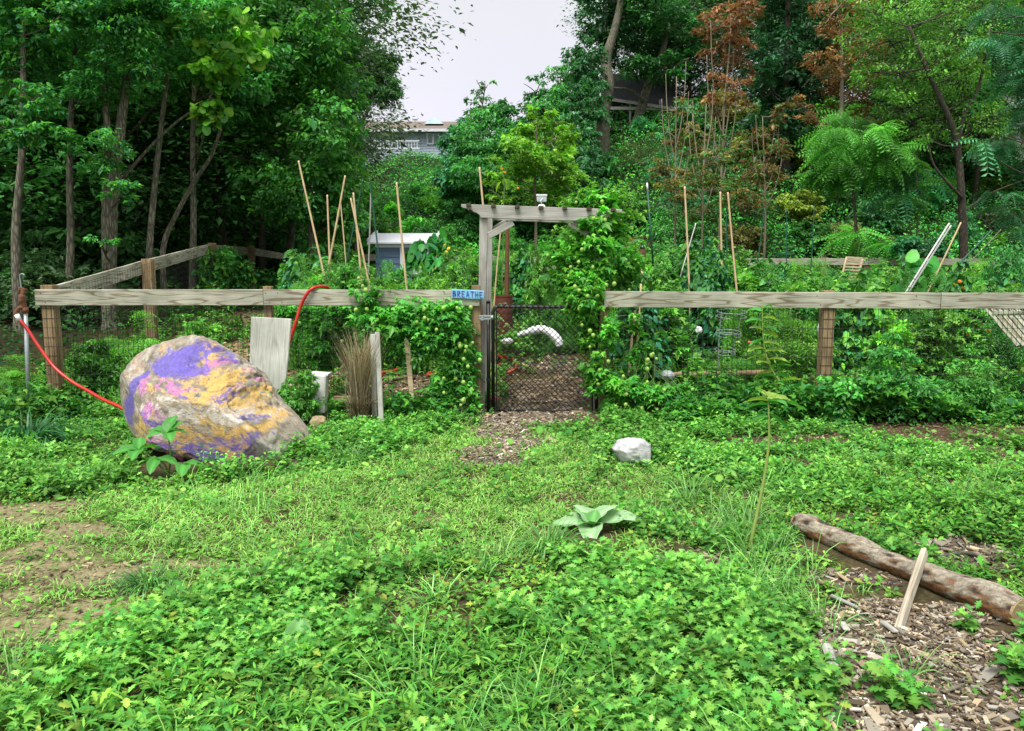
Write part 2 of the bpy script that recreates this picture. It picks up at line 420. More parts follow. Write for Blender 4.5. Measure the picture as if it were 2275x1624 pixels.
# ================================================================== GROUND
def patch(px, py, rx, ry):
    c = ground(px, py); a = ground(px + rx, py); b = ground(px, py + ry); t = ground(px, py - ry)
    return (c.x, (b.y + t.y) / 2, abs(a.x - c.x), abs(t.y - b.y) / 2)
DIRT = [patch(*q) for q in [(60, 1140, 120, 30), (190, 1175, 90, 22), (60, 1260, 190, 50), (190, 1285, 130, 34), (60, 1400, 150, 42), (230, 1345, 110, 25), (450, 1255, 110, 14), (20, 1330, 90, 40), (1000, 1155, 70, 8), (90, 1000, 80, 10)]]
CHIP = [patch(*q) for q in [(2040, 1460, 200, 110), (2150, 1560, 190, 100), (1960, 1375, 140, 50), (2100, 1640, 230, 60), (1120, 955, 85, 40), (1210, 928, 110, 16), (1090, 1020, 80, 24), (1130, 985, 60, 30), (1540, 1245, 60, 14), (2120, 1240, 110, 34), (1930, 1610, 60, 60), (1900, 1290, 130, 26), (2080, 1370, 130, 26), (2180, 1440, 90, 30), (1730, 1560, 50, 20), (1490, 1600, 80, 14),
                            (1210, 880, 85, 40), (1230, 820, 70, 30), (1480, 1165, 50, 8)]]
SOIL = [patch(*q) for q in [(2080, 968, 260, 44), (1750, 985, 200, 20), (2200, 930, 150, 20), (1550, 905, 200, 22), (1500, 860, 150, 16), (1260, 1110, 50, 8), (1800, 1030, 90, 12), (690, 950, 60, 20), (760, 930, 60, 18), (1480, 1330, 60, 12), (1000, 900, 60, 16)]]
MULCH = [(-3.0, 10.8, 1.9, .8), (-1.9, 11.5, 1.5, 1.2), (-3.6, 12.6, 1.5, 1.0), (-4.2, 15, 1.2, 1.4), (-1.2, 10.2, .9, .7), (-1.0, 11.2, 1.3, 1.0), (1.9, 10.2, 1.4, .5), (.5, 10.6, .6, .9)]
def mask(x, y, L, amp=.75, f=2.6, s=11):
    nz = fbm(x * f, y * f, 0, 5, s) - .45 + .5 * (fbm(x * 9, y * 9, 0, 3, s + 5) - .45); m = np.zeros_like(x)
    for (cx, cy, rx, ry) in L:
        d = np.sqrt(((x - cx) / rx) ** 2 + ((y - cy) / ry) ** 2)
        m = np.maximum(m, ss(1.18, .78, d + nz * amp * 2.2))
    return m
xs = np.concatenate([-np.geomspace(9, 300, 60)[::-1], np.linspace(-8.9, 8.9, 360), np.geomspace(9, 300, 60)])
ys = np.concatenate([-np.geomspace(.5, 60, 16)[::-1], np.linspace(-.3, 12, 300), np.geomspace(12.05, 500, 170)])
GX, GY = np.meshgrid(xs, ys); gx, gy = GX.ravel(), GY.ravel(); gz = h(gx, gy)
md, mc, ms, mm = mask(gx, gy, DIRT), mask(gx, gy, CHIP), mask(gx, gy, SOIL), mask(gx, gy, MULCH)
col = np.tile(np.array([(.075, .062, .032)]), (len(gx), 1))
def lerp(c, k, m): return c * (1 - m[:, None]) + np.array(k) * m[:, None]
col = lerp(col, (.06, .055, .02), ss(8, 12, gy) * (1 - ss(24, 26, gy))); col = lerp(col, (.018, .034, .012), ss(24, 27, gy))
col = lerp(col, (.085, .055, .035), ms); col = lerp(col, (.25, .225, .125), md * .85); col = lerp(col, (.12, .095, .075), mc); col = lerp(col, (.30, .22, .12), mm)
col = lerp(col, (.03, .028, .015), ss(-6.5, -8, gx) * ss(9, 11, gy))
ny, nx = GX.shape; idx = np.arange(nx * ny).reshape(ny, nx)
q = np.stack([idx[:-1, :-1], idx[:-1, 1:], idx[1:, 1:], idx[1:, :-1]], -1).reshape(-1, 4)
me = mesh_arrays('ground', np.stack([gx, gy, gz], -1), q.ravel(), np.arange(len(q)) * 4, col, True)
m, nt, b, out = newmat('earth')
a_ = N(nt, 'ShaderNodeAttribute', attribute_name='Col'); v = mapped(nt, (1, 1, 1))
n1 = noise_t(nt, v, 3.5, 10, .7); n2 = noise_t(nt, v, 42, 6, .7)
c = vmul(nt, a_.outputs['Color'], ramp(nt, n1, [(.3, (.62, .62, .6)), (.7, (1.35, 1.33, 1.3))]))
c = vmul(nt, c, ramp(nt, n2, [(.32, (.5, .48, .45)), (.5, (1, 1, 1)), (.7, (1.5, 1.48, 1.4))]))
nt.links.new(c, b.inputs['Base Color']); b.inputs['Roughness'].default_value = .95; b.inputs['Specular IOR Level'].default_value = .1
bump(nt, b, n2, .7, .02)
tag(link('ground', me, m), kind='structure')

def inview(x, y, m=.8): return np.abs(x) < .643 * y + m
# -------- wood chips (stuff)
def chips(n, L, name, label, cols, ymax, smin=.02, smax=.06):
    X = []; Y = []
    for (cx, cy, rx, ry) in L:
        if cy > ymax: continue
        k = int(n * rx * ry); X.append(cx + rng.uniform(-1.3, 1.3, k) * rx); Y.append(cy + rng.uniform(-1.3, 1.3, k) * ry)
    x = np.concatenate(X); y = np.concatenate(Y); mk = mask(x, y, L); k = (rng.random(len(x)) < mk) & inview(x, y)
    x, y = x[k], y[k]; m = len(x)
    ln = rng.uniform(smin, smax, m) * np.exp(rng.normal(0, .35, m)); wd = ln * rng.uniform(.12, .45, m); th = rng.uniform(.003, .008, m)
    Mx = basis(rng.uniform(0, 2 * PI, m), rng.normal(0, .22, m), rng.normal(0, .35, m))
    Mx = Mx * np.stack([ln, wd, th], -1)[:, None, :]
    T = tmpl([(-.5, -.4, -.5), (.5, -.5, -.5), (.42, .5, -.5), (-.5, .35, -.5), (-.5, -.4, .5), (.5, -.5, .5), (.42, .5, .5), (-.5, .35, .5)],
             [(4, 5, 6, 7), (0, 1, 5, 4), (1, 2, 6, 5), (2, 3, 7, 6), (3, 0, 4, 7)])
    pos = np.stack([x, y, h(x, y) + .006 + rng.random(m) * .012], -1)
    return tag(link(name, scatter([(T, pos, Mx, palette(m, cols, .35))], name), CHIPM), label, 'wood chips', kind='stuff')
CHIPM = leaf_mat('chip_wood', .0, .85, .1, (.8, .8, .8), (1.2, 1.2, 1.2))
CC = [(.27, .22, .15), (.42, .39, .33), (.18, .135, .085), (.40, .31, .19), (.07, .055, .038), (.14, .105, .07), (.10, .08, .055), (.31, .28, .22)]
chips(9500, CHIP, 'wood_chips', 'grey and tan wood chips spread on the bare ground and path', CC, 9.2, .012, .034)
chips(900, CHIP, 'bark_pieces', 'larger grey bark and wood pieces lying on the wood chips', CC, 9.2, .035, .075)
chips(1500, [c for c in CHIP if c[1] > 9.2] + MULCH, 'straw_mulch', 'pale straw and chip mulch on the garden beds and path behind the fence', [(.28, .21, .12), (.2, .15, .09), (.12, .09, .055), (.24, .21, .17), (.07, .055, .03)], 99, .03, .09)
chips(1600, DIRT + SOIL, 'dry_litter', 'scattered dry stems and bits of litter on bare earth', [(.30, .24, .15), (.20, .16, .09), (.10, .08, .05)], 9.2, .012, .03)

# -------- weeds, lawn and grass in front of the fence (stuff)
def bare(x, y): return np.maximum.reduce([mask(x, y, DIRT), mask(x, y, CHIP), .85 * mask(x, y, SOIL)])
def lawn(x, y):      # worn, short strip: 1 = lawn, 0 = tall weeds
    a = ground(560, 1170); bb = ground(1130, 1090); d1 = np.sqrt(((x - a.x) / 2.6) ** 2 + ((y - a.y) / .95) ** 2)
    d2 = np.sqrt(((x - bb.x) / 1.5) ** 2 + ((y - bb.y) / 1.2) ** 2); e = ground(100, 1260); d3 = np.sqrt(((x - e.x) / 1.5) ** 2 + ((y - e.y) / 1.0) ** 2)
    g4 = ground(1110, 1000); d4 = np.sqrt(((x - g4.x) / .8) ** 2 + ((y - g4.y) / 1.1) ** 2); g5 = ground(760, 1120); d5 = np.sqrt(((x - g5.x) / 1.3) ** 2 + ((y - g5.y) / .8) ** 2)
    return ss(1.15, .75, np.minimum.reduce([d1, d2, d3, d4, d5]) + .8 * (fbm(x * 1.5, y * 1.5, 0, 3, 31) - .45))
def pts(n, y0, y1, m=.8):
    y = np.sqrt(rng.uniform(y0 ** 2, y1 ** 2, n)); x = rng.uniform(-1, 1, n) * (.643 * y + m); return x, y
BOULD = (ground(470, 1030).x, 6.95)
KO = [(1315, 1185, .20), (1290, 1215, .16), (1407, 1032, .12), (1556, 1440, .09), (1061, 1060, .1), (893, 1062, .1), (1540, 1250, .1), (360, 1065, .2), (1664, 1235, .06)]
KOG = {(a, b): ground(a, b) for a, b, _ in KO}
KOS = [(ground(1760, 1185), ground(2290, 1410), .09), (ground(1800, 1215), ground(2230, 1415), .07), (ground(1995, 1415), ground(2040, 1330), .08)]
def keepout(x, y):
    k = ((x + 2.62) / .62) ** 2 + ((y - 6.95) / .5) ** 2 > 1
    k &= ~((np.abs(x - .35) < .62) & (y > 8.0))
    k &= ((x + 2.45) / .75) ** 2 + ((y - 6.4) / .35) ** 2 > 1
    for (px, py, r) in KO:
        g = KOG[(px, py)]; k &= (x - g.x) ** 2 + (y - g.y) ** 2 > r * r
    for a, b, r in KOS:
        dx, dy = b.x - a.x, b.y - a.y; t = np.clip(((x - a.x) * dx + (y - a.y) * dy) / (dx * dx + dy * dy), 0, 1)
        k &= (x - a.x - t * dx) ** 2 + (y - a.y - t * dy) ** 2 > r * r
    return k
def sprigs(x, y, hgt, nl, leaf, ll, cols, bright):
    n = len(x); K = nl; i = np.repeat(np.arange(n), K); j = np.tile(np.arange(K), n); t = (j + .5) / K
    lean = rng.normal(0, .22, (n, 2)); H = hgt[i]
    az = j * 2.4 + rng.uniform(0, 6.28, n)[i] + rng.normal(0, .3, n * K)
    z = H * (.12 + .88 * t); px = x[i] + lean[i, 0] * z + np.cos(az) * .008; py = y[i] + lean[i, 1] * z + np.sin(az) * .008
    el = -.25 + 1.15 * t ** 2.2 + rng.normal(0, .34, n * K); s = ll[i] * (1.05 - .5 * t ** 3) * np.clip(np.exp(rng.normal(0, .22, n * K)), .5, 1.25)
    pos = np.stack([px, py, h(x, y)[i] + z], -1)
    M = basis(az, el, rng.normal(0, .3, n * K)) * s[:, None, None]
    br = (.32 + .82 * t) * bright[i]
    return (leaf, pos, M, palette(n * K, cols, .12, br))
parts = []
def weeds(n, y0, y1, K, leaf, hs, ls, cols, keep, bscale=1.0):
    x, y = pts(n, y0, y1); hfac = .45 + 1.1 * fbm(x * .9, y * .9, 0, 3, 51)
    p = keep(x, y) * np.maximum((1 - bare(x, y)) ** 2, .24 * (fbm(x * 2.2, y * 2.2, 0, 2, 77) > .5)); k = (rng.random(n) < p) & keepout(x, y); x, y, hfac = x[k], y[k], hfac[k]
    hg = hs * hfac * rng.uniform(.5, 1.25, len(x)); br = bscale * (.72 + .65 * fbm(x * 2.1, y * 2.1, 0, 3, 61)) * np.exp(rng.normal(0, .12, len(x)))
    # leaves shorter at the back: the plants differ
    return sprigs(x, y, hg, K, leaf, ls * np.clip(np.exp(rng.normal(0, .28, len(x))), .55, 1.3), cols, br)
tallz = lambda x, y: np.clip(1 - lawn(x, y), 0.03, 1) * ss(.36, .50, fbm(x * 1.4, y * 1.4, 0, 4, 71))
gapz = lambda x, y: np.clip(1 - lawn(x, y), 0.03, 1)
mix1 = lambda x, y: tallz(x, y) * ss(.34, .42, fbm(x * 1.1 + 9, y * 1.1, 0, 3, 73)); mix2 = lambda x, y: tallz(x, y) * ss(.44, .36, fbm(x * 1.1 + 9, y * 1.1, 0, 3, 73))
C_YEL = [(.20, .34, .05), (.26, .32, .06), (.12, .30, .04)]
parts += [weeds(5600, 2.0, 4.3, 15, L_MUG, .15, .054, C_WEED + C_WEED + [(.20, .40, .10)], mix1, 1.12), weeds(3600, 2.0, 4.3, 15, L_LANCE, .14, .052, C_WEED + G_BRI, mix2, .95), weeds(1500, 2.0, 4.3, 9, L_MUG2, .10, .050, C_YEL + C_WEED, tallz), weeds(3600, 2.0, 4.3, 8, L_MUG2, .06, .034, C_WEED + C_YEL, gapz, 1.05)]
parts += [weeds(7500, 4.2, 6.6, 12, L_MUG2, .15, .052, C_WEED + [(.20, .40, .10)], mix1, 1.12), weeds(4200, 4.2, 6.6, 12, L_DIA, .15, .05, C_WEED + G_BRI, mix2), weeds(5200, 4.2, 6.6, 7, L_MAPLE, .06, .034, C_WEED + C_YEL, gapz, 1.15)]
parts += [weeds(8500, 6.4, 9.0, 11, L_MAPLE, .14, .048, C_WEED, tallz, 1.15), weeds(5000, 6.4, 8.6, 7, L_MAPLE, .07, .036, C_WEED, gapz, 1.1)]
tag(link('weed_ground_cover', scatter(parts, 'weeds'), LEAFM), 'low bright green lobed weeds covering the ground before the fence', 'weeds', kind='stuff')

parts = []
def low(n, y0, y1, leaf, K, r, hgt, ls, cols, keep, bs=1.0):
    x, y = pts(n, y0, y1); k = (rng.random(n) < keep(x, y) * np.maximum(1 - bare(x, y), .13)) & keepout(x, y); x, y = x[k], y[k]; n = len(x)
    i = np.repeat(np.arange(n), K); az = rng.uniform(0, 6.28, n * K); rr = r * np.sqrt(rng.random(n * K))
    px = x[i] + rr * np.cos(az); py = y[i] + rr * np.sin(az); z = h(px, py) + hgt * rng.random(n * K) * (.4 + 1.2 * fbm(px * 1.8, py * 1.8, 0, 2, 5))
    M = basis(az, rng.normal(.25, .35, n * K), rng.normal(0, .35, n * K)) * (ls * np.exp(rng.normal(0, .3, n * K)))[:, None, None]
    br = bs * (.6 + .8 * fbm(px * 1.7, py * 1.7, 0, 3, 81))
    return (leaf, np.stack([px, py, z], -1), M, palette(n * K, cols, .16, br))
one = lambda x, y: 0 * x + 1
C_LAWN = [(.12, .33, .05), (.16, .36, .07), (.09, .28, .045), (.22, .36, .09)]
parts += [low(10000, 2.2, 9.2, L_ROUND, 9, .12, .025, .019, C_LAWN, lambda x, y: .25 + .75 * lawn(x, y)), low(9000, 5.2, 9.4, L_ROUND, 8, .14, .07, .034, C_WEED, lambda x, y: .30 - .24 * lawn(x, y), 1.0)]
tag(link('clover_ground_cover', scatter(parts, 'clover'), LEAFM), 'tiny clover like leaves matted low in the worn lawn', 'ground cover', kind='stuff')

def grass(n, y0, y1, K, Ls, r, keep, cols, bs=1.0, el=1.1):
    x, y = pts(n, y0, y1); k = (rng.random(n) < keep(x, y) * np.maximum(1 - bare(x, y), .13)) & keepout(x, y); x, y = x[k], y[k]; n = len(x); out = []
    tl = rng.uniform(.6, 1.3, n)
    for T, f in ((B1, .4), (B2, .35), (B3, .25)):
        q = max(1, int(K * f)); i = np.repeat(np.arange(n), q); az = rng.uniform(0, 6.28, n * q); rr = r * np.sqrt(rng.random(n * q))
        px = x[i] + rr * np.cos(az); py = y[i] + rr * np.sin(az)
        L_ = Ls * tl[i] * rng.uniform(.5, 1.3, n * q)
        M = basis(az + rng.normal(0, .6, n * q), rng.normal(el, .3, n * q), rng.normal(0, .3, n * q)) * L_[:, None, None]
        wsc = np.clip(.16 / L_, .5, 2.2); M[:, :, 1] *= wsc[:, None]
        br = bs * (.65 + .75 * fbm(px * 1.6, py * 1.6, 0, 3, 91))
        out.append((T, np.stack([px, py, h(px, py) - .003], -1), M, palette(n * q, cols, .2, br)))
    return out
C_GR = [(.09, .28, .05), (.13, .33, .08), (.07, .24, .04), (.20, .36, .11)]
parts = grass(34000, 2.2, 9.3, 9, .066, .07, lambda x, y: .12 + .88 * lawn(x, y), C_LAWN + [(.28, .34, .12), (.2, .36, .09)], 1.55, .85)
parts += grass(1500, 2.1, 7.0, 26, .24, .07, lambda x, y: ss(.42, .55, fbm(x * .8, y * .8, 0, 2, 95)) * (x < 1.6) * (1 - .9 * lawn(x, y)) + .09 * (1 - lawn(x, y)), C_GR + [(.22, .42, .16)], 1.3, 1.0)
parts += grass(330, 4.5, 9.0, 22, .15, .05, lambda x, y: .45 * (1 - lawn(x, y)), C_GR, .8, 1.0)
tag(link('grass', scatter(parts, 'grass'), GRASSM), 'short worn grass and scattered taller green tufts before the gate', 'grass', kind='stuff')

# low rows near the fence foot on both sides and weeds in the garden (stuff)
parts = []
def field(n, x0, x1, y0, y1, leaf, hgt, ls, cols, bs, keepf=None, dens=.36):
    x = rng.uniform(x0, x1, n); y = rng.uniform(y0, y1, n); c = fbm(x * 1.6, y * 1.6, 0, 3, 41)
    k = (c > dens) & inview(x, y, 1.5) & ~((np.abs(x - .42) < .5) & (y > 8.3) & (y < 11.2))
    k &= rng.random(n) > .93 * np.maximum(mask(x, y, MULCH), mask(x, y, CHIP))
    if keepf is not None: k &= keepf(x, y)
    x, y, c = x[k], y[k], c[k]; n = len(x); top = hgt * (.25 + 1.6 * (c - dens) / .4)
    z = h(x, y) + top * rng.random(n) ** .55
    M = basis(rng.uniform(0, 6.28, n), rng.normal(-.1, .45, n), rng.normal(0, .5, n)) * (ls * np.exp(rng.normal(0, .3, n)))[:, None, None]
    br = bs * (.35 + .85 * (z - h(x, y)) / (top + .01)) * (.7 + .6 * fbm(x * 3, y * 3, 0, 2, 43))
    return (leaf, np.stack([x, y, z], -1), M, palette(n, cols, .2, br))
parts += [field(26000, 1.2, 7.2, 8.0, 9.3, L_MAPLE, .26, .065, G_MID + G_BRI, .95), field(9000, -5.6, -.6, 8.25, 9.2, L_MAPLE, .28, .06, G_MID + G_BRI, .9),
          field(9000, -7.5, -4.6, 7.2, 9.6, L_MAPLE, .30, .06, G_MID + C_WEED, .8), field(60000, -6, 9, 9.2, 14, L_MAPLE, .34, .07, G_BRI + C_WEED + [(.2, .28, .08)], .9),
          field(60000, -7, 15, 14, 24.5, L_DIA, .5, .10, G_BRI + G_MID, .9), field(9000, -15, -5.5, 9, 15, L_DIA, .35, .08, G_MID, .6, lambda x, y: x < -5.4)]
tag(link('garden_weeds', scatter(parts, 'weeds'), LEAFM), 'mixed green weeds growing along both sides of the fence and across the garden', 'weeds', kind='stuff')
# bank cover: one leafy blanket over the hillside soil
n = 270000; y = 24.5 + 42 * rng.random(n) ** 1.4; x = rng.uniform(-1, 1, n) * (.643 * y + 3)
c = fbm(x * .5, y * .5, 0, 3, 45); c = c * (1 - .7 * ss(38, 46, y) * (x < 0)); z = h(x, y) + (.15 + 1.1 * c) * rng.random(n) ** .6
M = basis(rng.uniform(0, 6.28, n), rng.normal(-.3, .45, n), rng.normal(0, .5, n)) * (.13 * np.exp(rng.normal(0, .3, n)))[:, None, None]
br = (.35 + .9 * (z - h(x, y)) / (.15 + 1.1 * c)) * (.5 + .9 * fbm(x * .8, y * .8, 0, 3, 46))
tag(link('bank_undergrowth', scatter([(L_QUAD, np.stack([x, y, z], -1), M, np.where(((x > 2.5) & (y < 30) & (rng.random(n) < .65))[:, None], palette(n, [(.10, .07, .04), (.06, .045, .03), (.08, .09, .03)], .25, br), palette(n, G_MID + [(.06, .21, .035), (.03, .12, .04)], .25, br * 2.1)))], 'bank'), LEAFM), 'tangled green undergrowth covering the steep bank behind the garden', 'undergrowth', kind='stuff')
# ================================================================== FENCES
FD = 8.85
def vpost(name, px, D, wpx, ztop, mat, parent, zb=None):
    p = at(px, 600, D); w = wpx / F * D; zb = hz(p.x, D) - .1 if zb is None else zb
    return board(name, (p.x, D, zb), (p.x, D, ztop), w, w, mat, parent, Vector((0, -1, 0)))
def wire_mesh(parent, segs, dx=.055, dz=.10, r=.0025, zdense=True):
    """segs: [(x0, y0, zb0, zt0, x1, y1, zb1, zt1)]"""
    m = MB()
    for (a, b) in segs:
        A0, A1 = Vector(a[0]), Vector(a[1]); B0, B1 = Vector(b[0]), Vector(b[1])
        L_ = (B0 - A0).length; n = int(L_ / dx)
        for i in range(n + 1):
            t = i / n; p = A0.lerp(B0, t); q = A1.lerp(B1, t); m.tube([p, q], r, 3, False)
        k = int((A1 - A0).length / dz)
        for j in range(k + 1):
            t = j / k; pp = [A0.lerp(A1, t).lerp(B0.lerp(B1, t), s) + Vector((0, random.uniform(-.004, .004), random.uniform(-.003, .003))) for s in np.linspace(0, 1, max(2, int(L_ / .5)))]
            m.tube(pp, r, 3, False)
    return m.build('wire_mesh', WIREM, parent)

xl = at(88, 660, FD).x; xg = at(1066, 660, FD).x; zr = (at(600, 643, FD).z + at(600, 678, FD).z) / 2; wr = at(600, 643, FD).z - at(600, 678, FD).z
f1 = thing('garden_fence', 'wooden post and wire fence with one wide grey rail, left of the black gate', 'fence', (xl, FD, 0))
board('rail', (xl, FD - .075, zr), (at(590, 660, FD).x, FD - .075, zr + .003), wr, .035, W_RAIL, f1)
board('rail', (at(590, 660, FD).x + .003, FD - .076, zr + .002), (xg, FD - .076, zr - .004), wr, .035, W_RAIL, f1)
vpost('post', 107, FD, 26, at(107, 633, FD).z, W_POST, f1)
vpost('post', 594, FD, 18, at(594, 636, FD).z, W_POST, f1)
vpost('post', 1058, FD, 20, at(1058, 634, FD).z, W_POST, f1)
x0, x1 = at(100, 700, FD).x, at(1050, 700, FD).x
wire_mesh(f1, [(((x0, FD - .068, .02), (x0, FD - .068, zr - .02)), ((x1, FD - .068, .02), (x1, FD - .068, zr - .02)))])
f2 = thing('garden_fence', 'wooden post and wire fence with one wide grainy rail, right of the black gate', 'fence', (at(1342, 660, FD).x, FD, 0))
xr0 = at(1340, 660, FD).x; zr2 = (at(1700, 649, FD).z + at(1700, 684, FD).z) / 2
board('rail', (xr0, FD - .075, zr2 + .012), (at(2081, 660, FD).x, FD - .075, zr2 - .004), wr, .035, W_RAIL, f2)
board('rail', (at(2082, 660, FD).x, FD - .077, zr2 - .004), (6.9, FD - .077, zr2 - .01), wr, .035, W_RAIL, f2)
vpost('post', 1343, FD, 21, at(1343, 640, FD).z, W_POST, f2)
vpost('post', 1842, FD, 25, at(1842, 645, FD).z, W_POST, f2)
vpost('post', 2360, FD, 25, at(2360, 645, FD).z, W_POST, f2)
wire_mesh(f2, [(((xr0, FD - .068, .02), (xr0, FD - .068, zr2)), ((6.9, FD - .068, .02), (6.9, FD - .068, zr2)))])
def nails(par, xs_, z0, dz=.05):
    for x in xs_:
        for sx, sz in ((-.02, 1), (.022, -1)): MB().tube([(x + sx, FD - .0965, z0 + sz * dz), (x + sx, FD - .090, z0 + sz * dz)], .0055, 8).build('nail', RUST, par)
nails(f1, [xl + .09, at(576, 0, FD).x, at(604, 0, FD).x, xg - .05], zr); nails(f2, [xr0 + .03, at(1842, 0, FD).x, at(2070, 0, FD).x], zr2)
# side fence running back
SP = [(107, 8.95, 643), (330, 11.4, 580), (474, 16, 543), (560, 20, 549), (637, 24, 563)]
S3 = [at(px, 600, D) for px, D, _ in SP]; ST = [at(px, py, D).z for px, D, py in SP]
f3 = thing('garden_fence', 'grey railed wire fence running back along the dark woods', 'fence', (S3[1].x, S3[1].y, 0))
for i in range(4):
    a = Vector((S3[i].x, S3[i].y, ST[i] - .09)); b = Vector((S3[i + 1].x, S3[i + 1].y, ST[i + 1] - .09)); d = (b - a).normalized(); nrm = Vector((d.y, -d.x, 0)).normalized()
    g = .03
    a2 = a - nrm * .0; b2 = b
    board('rail', a2 + d * g - nrm * .085, b2 - nrm * .085, .185, .035, W_RAIL, f3, nrm)
    if i: vpost('post', SP[i][0], SP[i][1], 24 * 9.0 / SP[i][1] if i > 1 else 21, ST[i] + .03, W_POST, f3)
vpost('post', 637, 24, 10, ST[4] + .04, W_POST, f3)
sg = []
for i in range(4):
    a, b = S3[i], S3[i + 1]; o = Vector((.075, 0, 0))
    sg.append(((Vector((a.x, a.y, hz(a.x, a.y))) + o, Vector((a.x, a.y, ST[i] - .01)) + o), (Vector((b.x, b.y, hz(b.x, b.y))) + o, Vector((b.x, b.y, ST[i + 1] - .01)) + o)))
wire_mesh(f3, sg, .07, .1, .0018)
# back fence
f4 = thing('garden_fence', 'grey railed fence across the back of the garden at the foot of the bank', 'fence', (6, 23, 0))
BP = [(637, 24.1), (860, 23.8), (1090, 23.5), (1290, 23.3), (1450, 23.2), (1640, 23.1), (1829, 23), (1924, 23), (2080, 23), (2250, 22.9), (2420, 22.8)]
def bt(px): return 563 + (px - 637) / (1450 - 637) * 12 if px < 1450 else 574 + (px - 1450) * .0012
BX = [at(px, 600, D) for px, D in BP]; BZ = [at(px, bt(px), D).z for px, D in BP]
for i in range(len(BP)):
    if i: vpost('post', BP[i][0], BP[i][1], 15, BZ[i] + .03, W_POST, f4)
    if i < len(BP) - 1:
        board('rail', (BX[i].x + .01, BP[i][1] - .12, BZ[i] - .09), (BX[i + 1].x, BP[i + 1][1] - .12, BZ[i + 1] - .09), .185, .035, W_RAIL, f4)
wire_mesh(f4, [(((BX[i].x, BP[i][1] - .09, BZ[i] - 1.2), (BX[i].x, BP[i][1] - .09, BZ[i] - .01)), ((BX[i + 1].x, BP[i + 1][1] - .09, BZ[i + 1] - 1.2), (BX[i + 1].x, BP[i + 1][1] - .09, BZ[i + 1] - .01))) for i in range(len(BP) - 1)], .12, .15, .002)

# ================================================================== ARBOR
AD = 8.98
ar = thing('garden_arbor', 'weathered grey wooden arbor with curved end beams standing over the gate', 'arbor', (at(1195, 900, AD).x, AD, 0))
def beam(D, xa, xb, ya, yb, yba, ybb, name='beam'):
    zt0, zt1, zb0, zb1 = at(xa, ya, D).z, at(xb, yb, D).z, at(xa, yba, D).z, at(xb, ybb, D).z
    X0, X1 = at(xa, 470, D).x, at(xb, 470, D).x; Hh = zt0 - zb0
    pl = [(X0, zt0), (X1, zt1)]
    hh = zt1 - zb1
    prof = [(0, .22), (.03, .30), (.09, .36), (.12, .46), (.13, .56), (.17, .66), (.20, .80), (.215, 1.0)]
    right = [(X1 - a, zt1 - hh * t) for a, t in prof]; left = [(X0 + a, zt0 - Hh * t) for a, t in prof][::-1]
    poly = [Vector((x, 0, z)) for x, z in pl + right + left]
    o0 = Vector((X0, D, (zt0 + zb0) / 2)); m = MB()
    m.prism([p - Vector((o0.x, 0, o0.z)) for p in poly], lambda p, t: Vector((p.x, t, p.z)), -.02, .02)
    o = link(name, m.mesh(name), W_ARB, ar); o.location = o0
    q = o.modifiers.new('bevel', 'BEVEL'); q.width = .004; q.limit_method = 'ANGLE'
beam(AD - .065, 1025, 1382, 453.5, 465.5, 484, 493)
beam(AD + .62, 1040, 1366, 461, 471, 489, 498)
zt = at(1070, 484, AD).z
for px, D, w, t in ((1075, AD, 17, 484), (1087, AD + .56, 15, 488), (1327, AD, 16, 492), (1322, AD + .56, 15, 497)):
    pb = at(px - (7 if px < 1200 else -1), 900, D); pt = at(px, t, D)
    board('post', (pb.x, D, -.1), (pt.x, D, pt.z + (.10 if D < 9.1 else .12)), .088, .088, W_ARB, ar)
for i, px in enumerate((1041, 1096, 1149, 1202, 1255, 1309, 1363)):
    p = at(px, 455 + (px - 1041) * .033 + .5, AD - .12)
    board('slat', (p.x, AD - .13, p.z), (p.x, AD + .75, p.z - .01), .052, .035, W_DARK, ar, Vector((0, 0, 1)))
def brace(pa, pb, D, w=.085):
    a, b = at(*pa, D), at(*pb, D); d = (b - a).normalized(); board('brace', a, b, w, .035, W_ARB, ar)
brace((1140, 494), (1086, 524), AD - .045, .075); brace((1126, 494), (1090, 515), AD + .6, .08)
brace((1272, 496), (1324, 528), AD - .02, .085); brace((1262, 500), (1316, 524), AD + .6, .075)

# floodlight on top
fl = thing('flood_light', 'small white solar flood light standing on top of the grey arbor', 'flood light', at(1203, 458, AD))
p = at(1203, 444, AD); m = MB()
m.add([(p.x - .058, AD - .05, p.z + .05), (p.x + .058, AD - .05, p.z + .045), (p.x + .052, AD - .05, p.z - .028), (p.x - .05, AD - .05, p.z - .026),
       (p.x - .045, AD + .03, p.z + .038), (p.x + .045, AD + .03, p.z + .034), (p.x + .04, AD + .03, p.z - .02), (p.x - .04, AD + .03, p.z - .02)],
      [(0, 1, 2, 3), (7, 6, 5, 4), (0, 4, 5, 1), (1, 5, 6, 2), (2, 6, 7, 3), (3, 7, 4, 0)])
m.build('housing', WHITEP, fl, bevel=.006)
MB().boxmm((p.x - .061, AD - .058, p.z + .038), (p.x + .061, AD - .04, p.z + .056)).build('rim', WHITEP, fl, bevel=.003)
MB().boxmm((p.x - .047, AD - .054, p.z - .018), (p.x + .047, AD - .048, p.z + .036)).build('lens', plain('grey_lens', (.42, .5, .5), rough=.2, bmp=0), fl)
MB().tube(smooth_path([(p.x + .01, AD - .06, p.z + .01), (p.x - .01, AD - .075, p.z - .02), (p.x + .004, AD - .05, p.z - .055)]), .006, 6).build('bracket', WHITEP, fl)
MB().tube([(p.x, AD - .03, p.z - .078), (p.x, AD - .03, p.z - .052)], [.045, .03], 14).build('base', WHITEP, fl)

